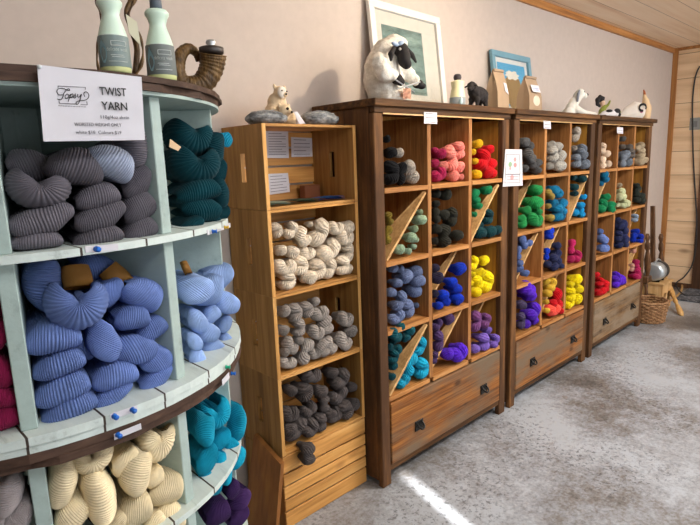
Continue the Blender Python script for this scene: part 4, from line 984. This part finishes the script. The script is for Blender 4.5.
# sheep sculpture, sitting up and knitting
wool = NT('white_wool'); nz = wool.noise(wool.mapped((1, 1, 1), False), 55, 5, .7); wool.bump(nz, .6, .01)
wool_m = wool.done(wool.ramp(nz, [(.3, lin('d8d2c4')), (.6, lin('f2eee4'))]), .95)
SO = Vector((.215, .12, TZ))
t = thing('sheep_sculpture', 'large white woolly sheep sculpture with black face, sitting up knitting', 'sculpture', SO)
def sp(x, y, Y): return at(x, y, 'Y', Y)-SO
K = depth(SO)/FPX
H1, H2 = sp(397, 79, .035), sp(418, 84, .045)
blob('body', [('c', [sp(387, 94, .13), sp(383, 80, .135), sp(382, 66, .135), sp(386, 54, .125), sp(394, 45, .11)], [19*K, 20*K, 17.5*K, 15*K, 11*K]), ('s', sp(391, 95, .10), (16*K, .07, 10*K)), ('s', sp(400, 45, .09), (7*K, .04, 8*K)),
    ('c', [sp(379, 62, .08), sp(384, 74, .05), H1+Vector((-.02, .0, .012))], [9*K, 8*K, 5.5*K]), ('c', [sp(398, 66, .11), sp(408, 74, .075), H2+Vector((-.02, .0, .012))], [9*K, 7.5*K, 5.5*K]),
    ('c', [sp(388, 98, .08), sp(400, 99, .04)], [8*K, 6*K])], .008, wool_m, t, 4, .004)
blk = plain('black_felt', '1e1a1b', .8)
blob('face', [('s', sp(401, 50, .045), (7*K, .035, 7*K)), ('s', sp(404, 58, .03), (6.5*K, .03, 9*K)), ('s', sp(406.5, 64, .02), (5*K, .024, 5*K))], .004, blk, t, 4)
blob('ear', [('c', [sp(394, 48, .04), sp(391, 54, .03), sp(391, 60, .03)], [2*K, 3*K, 1.5*K])], .0035, blk, t, 2)
blob('ear', [('c', [sp(407, 49, .05), sp(412, 55, .05), sp(416, 62, .05)], [2*K, 2.6*K, 1.2*K])], .0035, blk, t, 2)
blob('hoof', [('s', H1, (5.5*K, .026, 5.5*K)), ('s', H1+Vector((.012, -.01, -.012)), (4*K, .02, 4*K))], .004, blk, t, 2)
blob('hoof', [('s', H2, (5.5*K, .026, 4.5*K)), ('s', H2+Vector((.016, -.008, -.008)), (4*K, .02, 3.5*K))], .004, blk, t, 2)
bm = bmesh.new()
for (a, b) in ((sp(396, 80, .0), sp(414, 92, .01)), (sp(397, 89, .0), sp(420, 82, .01))): tube(bm, [a, b], .003, 8)
obj('knitting_needles', bm, plain('steel_needles', 'b9bec6', .3, Metallic=.6), t)
bm = bmesh.new(); g = []
for i in range(9):
    row = []
    for j in range(9):
        u, v = i/8, j/8; row.append(bm.verts.new(sp(403+8*u, 88+11*v+.6*sin(u*8), .005+.006*sin(v*9+u*4))))
    g.append(row)
for i in range(8):
    for j in range(8): bm.faces.new((g[i][j], g[i+1][j], g[i+1][j+1], g[i][j+1]))
bmesh.ops.solidify(bm, geom=bm.faces[:], thickness=.004); obj('knitting', bm, plain('peach_knitting', 'e2b49c', .95), t, True)
eye_m = plain('pale_eyes', 'c9c6c0', .3)
for q in (sp(400, 49, .008), sp(406, 50, .02)):
    bm = bmesh.new(); g = bmesh.ops.create_icosphere(bm, subdivisions=2, radius=.006)['verts']
    for v in g: v.co += q
    obj('eye', bm, eye_m, t, True)
blob('hair_bow', [('s', sp(395, 44, .03), (6*K, .010, 2*K), (0, .1, .2)), ('s', sp(401, 43, .03), (4*K, .010, 2.4*K), (0, -.3, 0))], .003, plain('pale_blue_ribbon', '9fb3cf', .6), t, 2)

# small bottle, black sheep, bags
p = at(457.5, 104, 'Y', .12)
t = thing('soap_bottle', 'small pale yellow bottle with dark round cap, beside the black sheep', 'bottle', (p.x, .12, TZ))
bm = bmesh.new(); lathe(bm, [(.0, 0), (.037, 0), (.040, .006), (.039, .055), (.034, .085), (.030, .10), (.034, .125), (.034, .132), (.014, .136), (.014, .140), (0, .14)], 28); obj('body', bm, plain('cream_plastic', 'efe9bb', .35), t, True)
bm = bmesh.new(); lathe(bm, [(.041, .005), (.0412, .006), (.0405, .052), (.040, .053)], 28); obj('label_wrap', bm, plain('slate_label', '8f989c', .55), t, True)
bm = bmesh.new(); M = Matrix.Translation((-.022, -.0365, .03)) @ Matrix.Rotation(.25, 4, 'Y'); lathe(bm, [(.0001, -.022), (.008, -.012), (.010, 0), (.008, .012), (.0001, .022)], 12, M); obj('leaf_print', bm, plain('label_leaf_pale', 'b9d6dc', .55), t, True)
bm = bmesh.new(); lathe(bm, [(.012, .138), (.018, .142), (.021, .152), (.019, .163), (.012, .169), (.0001, .171)], 20); obj('cap', bm, plain('dark_cap', '3a3236', .35), t, True)
p = at(476, 107, 'Y', .10); s = 1.0
t = thing('sheep_figurine', 'small black sheep figurine standing between bottle and paper bag', 'figurine', (p.x, .10, TZ))
bw = plain('black_wool', '231e1f', .9)
blob('body', [('s', (.02, 0, .075), (.062, .04, .042)), ('s', (.045, 0, .07), (.045, .038, .04)), ('s', (-.035, 0, .105), (.028, .026, .028)), ('c', [(-.02, 0, .09), (-.04, 0, .115)], [.032, .024]),
  ('c', [(-.018, -.02, .05), (-.02, -.02, .008)], [.014, .010]), ('c', [(-.018, .02, .05), (-.016, .02, .008)], [.014, .010]), ('c', [(.06, -.02, .05), (.062, -.02, .008)], [.015, .010]), ('c', [(.06, .02, .05), (.066, .02, .008)], [.015, .010]), ('s', (.078, 0, .085), (.012, .01, .016))], .0045, bw, t, 2, .004)
blob('head', [('s', (-.055, -.006, .108), (.024, .018, .018), (0, -.5, 0)), ('s', (-.07, -.008, .098), (.013, .012, .011))], .003, bw, t, 2)
for sgn_ in (-1, 1):
    blob('ear', [('c', [(-.048, sgn_*.016, .118), (-.05, sgn_*.034, .112)], [.006, .005])], .003, bw, t, 1)
kraft = plain('kraft_paper', 'a68d72', .8)
def bag(label, px, Y, w, h, d, lab):
    p = at(px[0], px[1], 'Y', Y); t = thing('paper_bag', label, 'bag', (p.x, Y, TZ))
    bm = bmesh.new(); secs = [(0, 1, 1), (.12, 1.02, 1.03), (.45, 1.0, .95), (.7, .97, .6), (.88, .93, .25), (1.0, .9, .06)]; rings = []
    for z, a, b in secs:
        pts = []
        for sx, sy in ((-1, -1), (0, -1.04), (1, -1), (1 if z < .1 else .93, 0), (1, 1), (0, 1.04), (-1, 1), (-1 if z < .1 else -.93, 0)): pts.append(bm.verts.new((sx*w/2*a+random.uniform(-.002, .002), sy*d/2*b, z*h)))
        rings.append(pts)
    bm.faces.new(rings[0][::-1]); bm.faces.new(rings[-1])
    for A, B in zip(rings, rings[1:]):
        for k in range(8): bm.faces.new((A[k], A[(k+1) % 8], B[(k+1) % 8], B[k]))
    obj('body', bm, kraft, t)
    bm = bmesh.new(); box(bm, (-w*.44, -.012, h*.96), (w*.44, .0, h*1.03), .003); obj('folded_top', bm, kraft, t)
    return t
t = bag('folded kraft paper bag, left of two, before the blue frame', (497, 109), .11, .115, .215, .08, False)
bm = bmesh.new(); quad_slab(bm, [(.015, -.042, .10), (.05, -.042, .085), (.045, -.028, .145), (.017, -.028, .15)], .001, (0, -1, 0)); o = obj('white_label', bm, paper, t)
t = bag('kraft paper bag with white label and window, right of two', (529, 111), .11, .15, .205, .085, True)
bm = bmesh.new(); quad_slab(bm, [(-.045, -.0445, .115), (.05, -.0445, .115), (.05, -.029, .158), (-.045, -.029, .158)], .0016, (0, -1, 0)); o = obj('white_label', bm, paper, t); o['label'] = 'white label with blue print'
bm = bmesh.new()
for z in (.128, .138): tube(bm, [(-.03, -.047+(z-.115)*.38, z), (.035, -.047+(z-.115)*.38, z)], .0015, 5)
obj('printed_lines', bm, plain('pale_blue_ink', '7f9fcf', .6), t)
blob('window_oval', [('s', (.01, -.042, .065), (.042, .005, .034))], .003, plain('clear_film_over_wool', 'd8cdb8', .35), t, 2)

# white dog figure lying with head up
p = at(573, 115, 'Y', .17)
t = thing('dog_figurine', 'white dog figurine lying down, front paws stretched to the right', 'figurine', (p.x, .17, TZ), -.76)
t.scale = (.74, .74, 1.08)
wf = plain('white_ceramic_wool', 'ece8dd', .7)
blob('body', [('s', (-.02, 0, .05), (.055, .05, .05)), ('s', (.0, 0, .08), (.045, .042, .045)), ('c', [(.01, 0, .09), (.05, 0, .135)], [.035, .036]), ('s', (.06, 0, .145), (.042, .036, .034)), ('s', (.105, 0, .132), (.026, .022, .019)),
   ('c', [(.02, -.028, .05), (.10, -.032, .022), (.20, -.034, .012)], [.026, .018, .012]), ('c', [(.02, .028, .05), (.10, .032, .022), (.19, .034, .012)], [.026, .018, .012]), ('s', (-.05, -.04, .03), (.045, .025, .03)), ('s', (-.05, .04, .03), (.045, .025, .03))], .005, wf, t, 3)
for s_ in (-1, 1): blob('ear', [('c', [(.04, s_*.03, .16), (.025, s_*.042, .14), (.02, s_*.044, .10)], [.010, .014, .010])], .0035, plain('grey_ear', '8b8f99' if s_ < 0 else 'd8d4ca', .8), t, 2)
for x, y, z, r in ((.13, -.002, .138, .009), (.088, -.028, .155, .004), (.088, .028, .155, .004)):
    bm = bmesh.new(); g = bmesh.ops.create_icosphere(bm, subdivisions=2, radius=r)['verts']
    for v in g: v.co += Vector((x, y, z))
    obj('nose' if r > .006 else 'eye', bm, blk, t, True)
# green doll
p = at(602, 114, 'Y', .21)
t = thing('doll', 'green felt doll with a curved black hat, behind the black-and-white toy', 'doll', (p.x, .21, TZ), -.76)
t.scale = (.72, .72, .86)
gf = plain('green_felt', '8b9440', .9)
blob('body', [('c', [(0, 0, .02), (0, 0, .07), (.02, 0, .11)], [.04, .038, .026]), ('c', [(.02, 0, .10), (.06, -.01, .13), (.075, -.01, .16)], [.016, .013, .010]), ('c', [(.01, 0, .07), (.08, -.02, .062), (.19, -.03, .06)], [.015, .010, .007]), ('s', (-.03, 0, .012), (.03, .03, .014)), ('s', (.04, 0, .012), (.03, .03, .014))], .005, gf, t, 3)
blob('head', [('s', (.0, 0, .145), (.028, .026, .03))], .004, plain('skin_felt', 'd9b79a', .9), t, 2)
blob('hat', [('c', [(.01, 0, .19), (-.03, 0, .20), (-.055, 0, .175), (-.055, 0, .14), (-.03, 0, .12)], [.014, .022, .026, .02, .012]), ('s', (-.01, .01, .172), (.035, .03, .022))], .004, blk, t, 2)
# black-and-white soft toy
p = at(609, 117, 'Y', .09)
t = thing('soft_toy', 'small black-and-white soft toy lying before the green doll', 'toy', (p.x, .09, TZ), -.76)
t.scale = (.85, .85, 1)
blob('body', [('s', (0, 0, .03), (.075, .035, .03)), ('s', (.055, 0, .035), (.035, .03, .03)), ('s', (-.05, -.01, .02), (.045, .03, .02))], .004, plain('white_plush', 'e4e0e2', .9), t, 3)
blob('patches', [('s', (.062, -.014, .045), (.03, .02, .022)), ('s', (-.01, -.02, .048), (.03, .02, .013)), ('s', (.085, -.01, .02), (.014, .02, .015)), ('s', (-.06, -.03, .014), (.03, .014, .011))], .004, blk, t, 2)
# white toy with pointed hood
p = at(631, 119, 'Y', .16)
t = thing('plush_toy', 'white plush toy with pointed cream hood, at the far end of the cabinets', 'toy', (p.x, .16, TZ), -.76)
t.scale = (.62, .62, .95)
blob('body', [('c', [(-.17, 0, .03), (-.08, 0, .06), (.04, 0, .085), (.12, 0, .08)], [.028, .055, .08, .07])], .007, plain('white_plush_toy', 'ece3d8', .9), t, 3)
blob('hood', [('c', [(.20, 0, .03), (.20, 0, .09), (.185, 0, .15), (.165, 0, .205), (.16, 0, .225)], [.058, .066, .046, .022, .010])], .006, plain('cream_felt', 'e3c39a', .9), t, 2)
blob('hood_tip', [('c', [(.17, 0, .20), (.16, 0, .235), (.15, 0, .255)], [.02, .014, .008])], .004, plain('rust_felt', 'b5673f', .9), t, 2)
bm = bmesh.new(); tube(bm, [(.105+.045*cos(a), -.085, .105+.028*sin(a)) for a in [2*PI*i/20*.85-.5 for i in range(21)]], .010, 8); obj('ring', bm, blk, t, True)
blob('pink_patch', [('s', (.10, -.072, .075), (.022, .012, .018))], .004, plain('pink_felt', 'd98fa2', .9), t, 2)

# ------------------------------------------------------------------ right-hand corner
def fl(x, y): return at(x, y, 'Z', 0)
# wicker basket
bc = Vector((3.515, .0, 0)); t = thing('wicker_basket', 'brown open wicker basket on the floor beside the farthest cabinet', 'basket', bc)
wick = wood('wicker', '6b4a2e', '9a7350', 'b8946c', 'Z', 40, .6)
R0b, R1b, HB_ = .125, .152, .19
bm = bmesh.new(); n = 84
for lay in range(11):
    z = .012+lay*(HB_-.02)/11; r = R0b+(R1b-R0b)*z/HB_; pts = []
    for k in range(n+1):
        a = 2*PI*k/n; pts.append((cos(a)*(r+.007*cos(14*a+PI*(lay % 2))), sin(a)*(r+.007*cos(14*a+PI*(lay % 2))), z))
    tube(bm, pts, .0078, 6, False)
obj('weave', bm, wick, t, True)
bm = bmesh.new()
for k in range(28):
    a = 2*PI*k/28; tube(bm, [(cos(a)*R0b, sin(a)*R0b, .002), (cos(a)*R1b, sin(a)*R1b, HB_)], .004, 6)
lathe(bm, [(.0001, .004), (R0b, .004), (R0b, .012), (.0001, .012)], 28); obj('stakes_and_base', bm, wick, t)
bm = bmesh.new(); tube(bm, [(R1b*cos(2*PI*k/40), R1b*sin(2*PI*k/40), HB_+.004*sin(k*1.6)) for k in range(41)], .011, 8, False); obj('rim', bm, wick, t, True)
# spinning wheel frame
dkw = wood('dark_turned_wood', '2b1b10', '5c3f28', '80593a', 'Z', 24, .4)
ylw = wood('golden_turned_wood', '9a7140', 'bf955c', 'd4b07a', 'Z', 24, .35)
def turned(bm, p, q, prof):
    p, q = Vector(p), Vector(q); d = q-p; L = d.length; M = Matrix.Translation(p) @ d.to_track_quat('Z', 'Y').to_matrix().to_4x4(); lathe(bm, [(r, z*L) for r, z in prof], 14, M)
SB = Vector((3.70, .16, 0)); t = thing('spinning_wheel', 'dark turned-wood spinning wheel frame with tall flat post, behind the wicker basket', 'spinning wheel', SB)
def sw(x, y, Y): return at(x, y, 'Y', Y)-SB
bm = bmesh.new(); a, b = sw(654.5, 283, .16), sw(654.5, 206, .16); c, d_ = a+Vector((0, 0, -.0)), b
quad_slab(bm, [a+Vector((-.035, 0, 0)), a+Vector((.035, 0, 0)), b+Vector((.024, 0, 0)), b+Vector((-.022, 0, .0))], .03, (0, 1, 0)); obj('flat_post', bm, dkw, t)
tp = [(.014, 0), (.022, .05), (.015, .12), (.028, .25), (.03, .45), (.018, .6), (.013, .64), (.026, .70), (.022, .8), (.012, .84), (.024, .92), (.014, 1)]
for x, y0, y1, Y in ((647.5, 280, 234, .14), (661, 283, 234, .14)):
    bm = bmesh.new(); turned(bm, sw(x, y0, Y), sw(x, y1, Y), tp); obj('turned_post', bm, dkw, t, True)
a, b = sw(643, 280, .15), sw(663, 280, .15)
bm = bmesh.new(); box(bm, (a.x, a.y-.04, a.z-.03), (b.x, a.y+.07, a.z+.03), .006); obj('table_block', bm, dkw, t)
zb = a.z-.03
for (x, y), (x2, y2) in (((a.x+.03, a.y-.02), (a.x-.0, a.y-.05)), ((a.x+.10, a.y+.05), (a.x+.08, a.y+.14))):
    bm = bmesh.new(); turned(bm, (x, y, zb), (x2, y2, -SB.z), [(.012, 0), (.018, .1), (.013, .2), (.02, .45), (.014, .7), (.018, .85), (.011, 1)]); obj('leg', bm, dkw, t, True)
fp = fl(682, 316); q = Vector((fp.x, fp.y, 0))-SB
bm = bmesh.new(); turned(bm, (b.x-.02, b.y, zb+.01), q, [(.014, 0), (.02, .12), (.014, .2), (.024, .35), (.026, .5), (.016, .62), (.022, .68), (.014, .74), (.024, .84), (.026, .93), (.014, 1)])
o = obj('leg', bm, ylw, t, True); o['label'] = 'golden turned leg splayed towards the camera'
bm = bmesh.new(); tube(bm, smooth_path([sw(680, 274, .2), sw(682, 288, .12), sw(676, 297, .04), sw(667, 302, 0.0)], 6), .011, 8); o = obj('curved_rail', bm, ylw, t, True)
# pine box with arched openings
pb = Vector((4.02, .10, 0)); t = thing('wooden_box', 'pale pine box with arched openings, under the silver appliance', 'box', pb)
pale = wood('pale_pine', 'b98a55', 'd6ab74', 'e6c493', 'Z', 20, .5)
w2, d2, h2 = .135, .10, .25
bm = bmesh.new()
for lo, hi in (((-w2, -d2, 0), (-w2+.04, -d2+.015, h2)), ((w2-.04, -d2, 0), (w2, -d2+.015, h2)), ((-w2+.04, -d2, h2-.08), (w2-.04, -d2+.015, h2)), ((-w2+.04, -d2, 0), (w2-.04, -d2+.015, .06)), ((-.015, -d2, .06), (.015, -d2+.015, h2-.08))): box(bm, lo, hi, .002)
obj('front_panel', bm, pale, t)
for sx in (-1, 1):
    bm = bmesh.new(); xc = sx*.055; pts = [(xc-.04, h2-.079)]+[(xc-.04*cos(PI*i/12), h2-.12+.04*sin(PI*i/12)) for i in range(13)]+[(xc+.04, h2-.079)]
    prism(bm, pts, -d2+.001, -d2+.014); obj('arch', bm, pale, t)
for sx in (-1, 1):
    bm = bmesh.new(); x0 = sx*w2; x1 = sx*(w2-.015); xa, xb = min(x0, x1), max(x0, x1)
    box(bm, (xa, -d2+.015, 0), (xb, -.04, h2)); box(bm, (xa, .04, 0), (xb, d2-.015, h2)); box(bm, (xa, -.04, 0), (xb, .04, .1)); box(bm, (xa, -.04, h2-.09), (xb, .04, h2)); obj('side_panel', bm, pale, t)
bx('back_panel', (-w2, d2-.015, 0), (w2, d2, h2), pale, t); bx('top_panel', (-w2-.01, -d2-.01, h2), (w2+.01, d2+.01, h2+.015), pale, t)
t = thing('appliance', 'rounded silver and black appliance sitting on the pine box', 'appliance', (pb.x, pb.y, h2+.015))
t.scale = (.78, .78, .78)
sil = plain('silver_metal', 'c4ccd2', .3, Metallic=.6)
bm = bmesh.new(); lathe(bm, [(.08, -.14), (.105, -.13), (.115, -.06), (.115, .0)], 32, Matrix.Translation((0, 0, .125)) @ Matrix.Rotation(PI/2, 4, 'Y')); obj('drum', bm, sil, t, True)
bm = bmesh.new(); lathe(bm, [(.117, .0), (.118, .01), (.116, .09), (.10, .13), (.0001, .14)], 32, Matrix.Translation((0, 0, .125)) @ Matrix.Rotation(PI/2, 4, 'Y')); obj('black_cover', bm, plain('black_plastic', '24262b', .35), t, True)
bm = bmesh.new(); tube(bm, [(-.1+.2*i/10, 0, .24+.03*sin(PI*i/10)) for i in range(11)], .009, 8); obj('carry_handle', bm, sil, t, True)
bm = bmesh.new()
for sx in (-1, 1): box(bm, (sx*.08-.015, -.06, 0), (sx*.08+.015, .06, .022), .003)
obj('feet', bm, black_metal, t)
# rug, wall plate, cable
rm = NT('dark_rug'); nz = rm.noise(rm.mapped((1, 1, 1), False), 14, 3, .5); rug_m = rm.done(rm.ramp(nz, [(.45, lin('3c3f46')), (.5, lin('7b7e86')), (.56, lin('44474e'))]), .95)
tag(bx('rug', (4.42, -.55, 0.001), (5.0, .06, .012), rug_m, None, .003), 'dark grey patterned rug on the floor by the pine wall', 'rug')
t = thing('wall_plate', 'grey metal outlet plate on the pine wall beside the black cable', 'outlet plate', (RX, .10, 1.76))
bx('plate', (-.006, -.10, -.06), (0, .085, .065), plain('grey_metal', 'a0a3a3', .4, Metallic=.5), t, .003)
sg_ = plain('socket_grey', '7b7e80', .5)
for y in (-.045, .03): bx('socket', (-.010, y-.016, -.03), (-.005, y+.016, .03), sg_, t, .003)
bm = bmesh.new(); cp = [at(700, 66, 'X', RX-.012), at(696.5, 73, 'X', RX-.012), at(694, 85, 'X', RX-.012), at(692.5, 105, 'X', RX-.012), at(693, 150, 'X', RX-.014), at(695, 190, 'X', RX-.016), at(696.5, 215, 'X', RX-.04), at(696, 245, 'X', RX-.05), at(692, 265, 'X', RX-.07), at(684, 277, 'X', RX-.14), at(676, 284, 'X', RX-.3)]
cp[-1].z = max(cp[-1].z, .012); cp += [Vector((4.62, .0, .02)), Vector((4.75, -.2, .02)), Vector((4.9, -.4, .02))]
tube(bm, smooth_path(cp, 6), .007, 8); tag(obj('power_cable', bm, plain('black_rubber', '1d1c1d', .5), None, True), 'black cable hanging down the pine wall', 'cable')
# past 300 skeins, the smallest-looking ones are one object
sk = [o for o in COL.objects if o.name.startswith('skein')]
sk.sort(key=lambda o: -max(o.scale.x*.7+o.scale.z*.7, .001)*(2.0 if False else 1)/depth(o.location)*(o.dimensions.x*o.dimensions.z)**.5/max(o.scale.x, o.scale.z))
rest = sk[300:]
if rest:
    bm = bmesh.new(); mats = []
    for o in rest:
        m = o.material_slots[0].material
        if m not in mats: mats.append(m)
        n0 = len(bm.faces); me = o.data.copy(); me.transform(Matrix.LocRotScale(o.location, o.rotation_euler, o.scale)); bm.from_mesh(me); bm.faces.ensure_lookup_table()
        for f in bm.faces[n0:]: f.material_index = mats.index(m); f.smooth = True
        bpy.data.meshes.remove(me)
    me = bpy.data.meshes.new('small_skeins'); bm.to_mesh(me); bm.free()
    o = bpy.data.objects.new('small_skeins', me); COL.objects.link(o)
    for m in mats: me.materials.append(m)
    tag(o, 'small wool skeins of many colours, mostly at the edges of the farther cubbies', 'yarn', None, 'stuff')
    for o in rest: bpy.data.objects.remove(o)
print('SKEINS', NSKEIN[0])
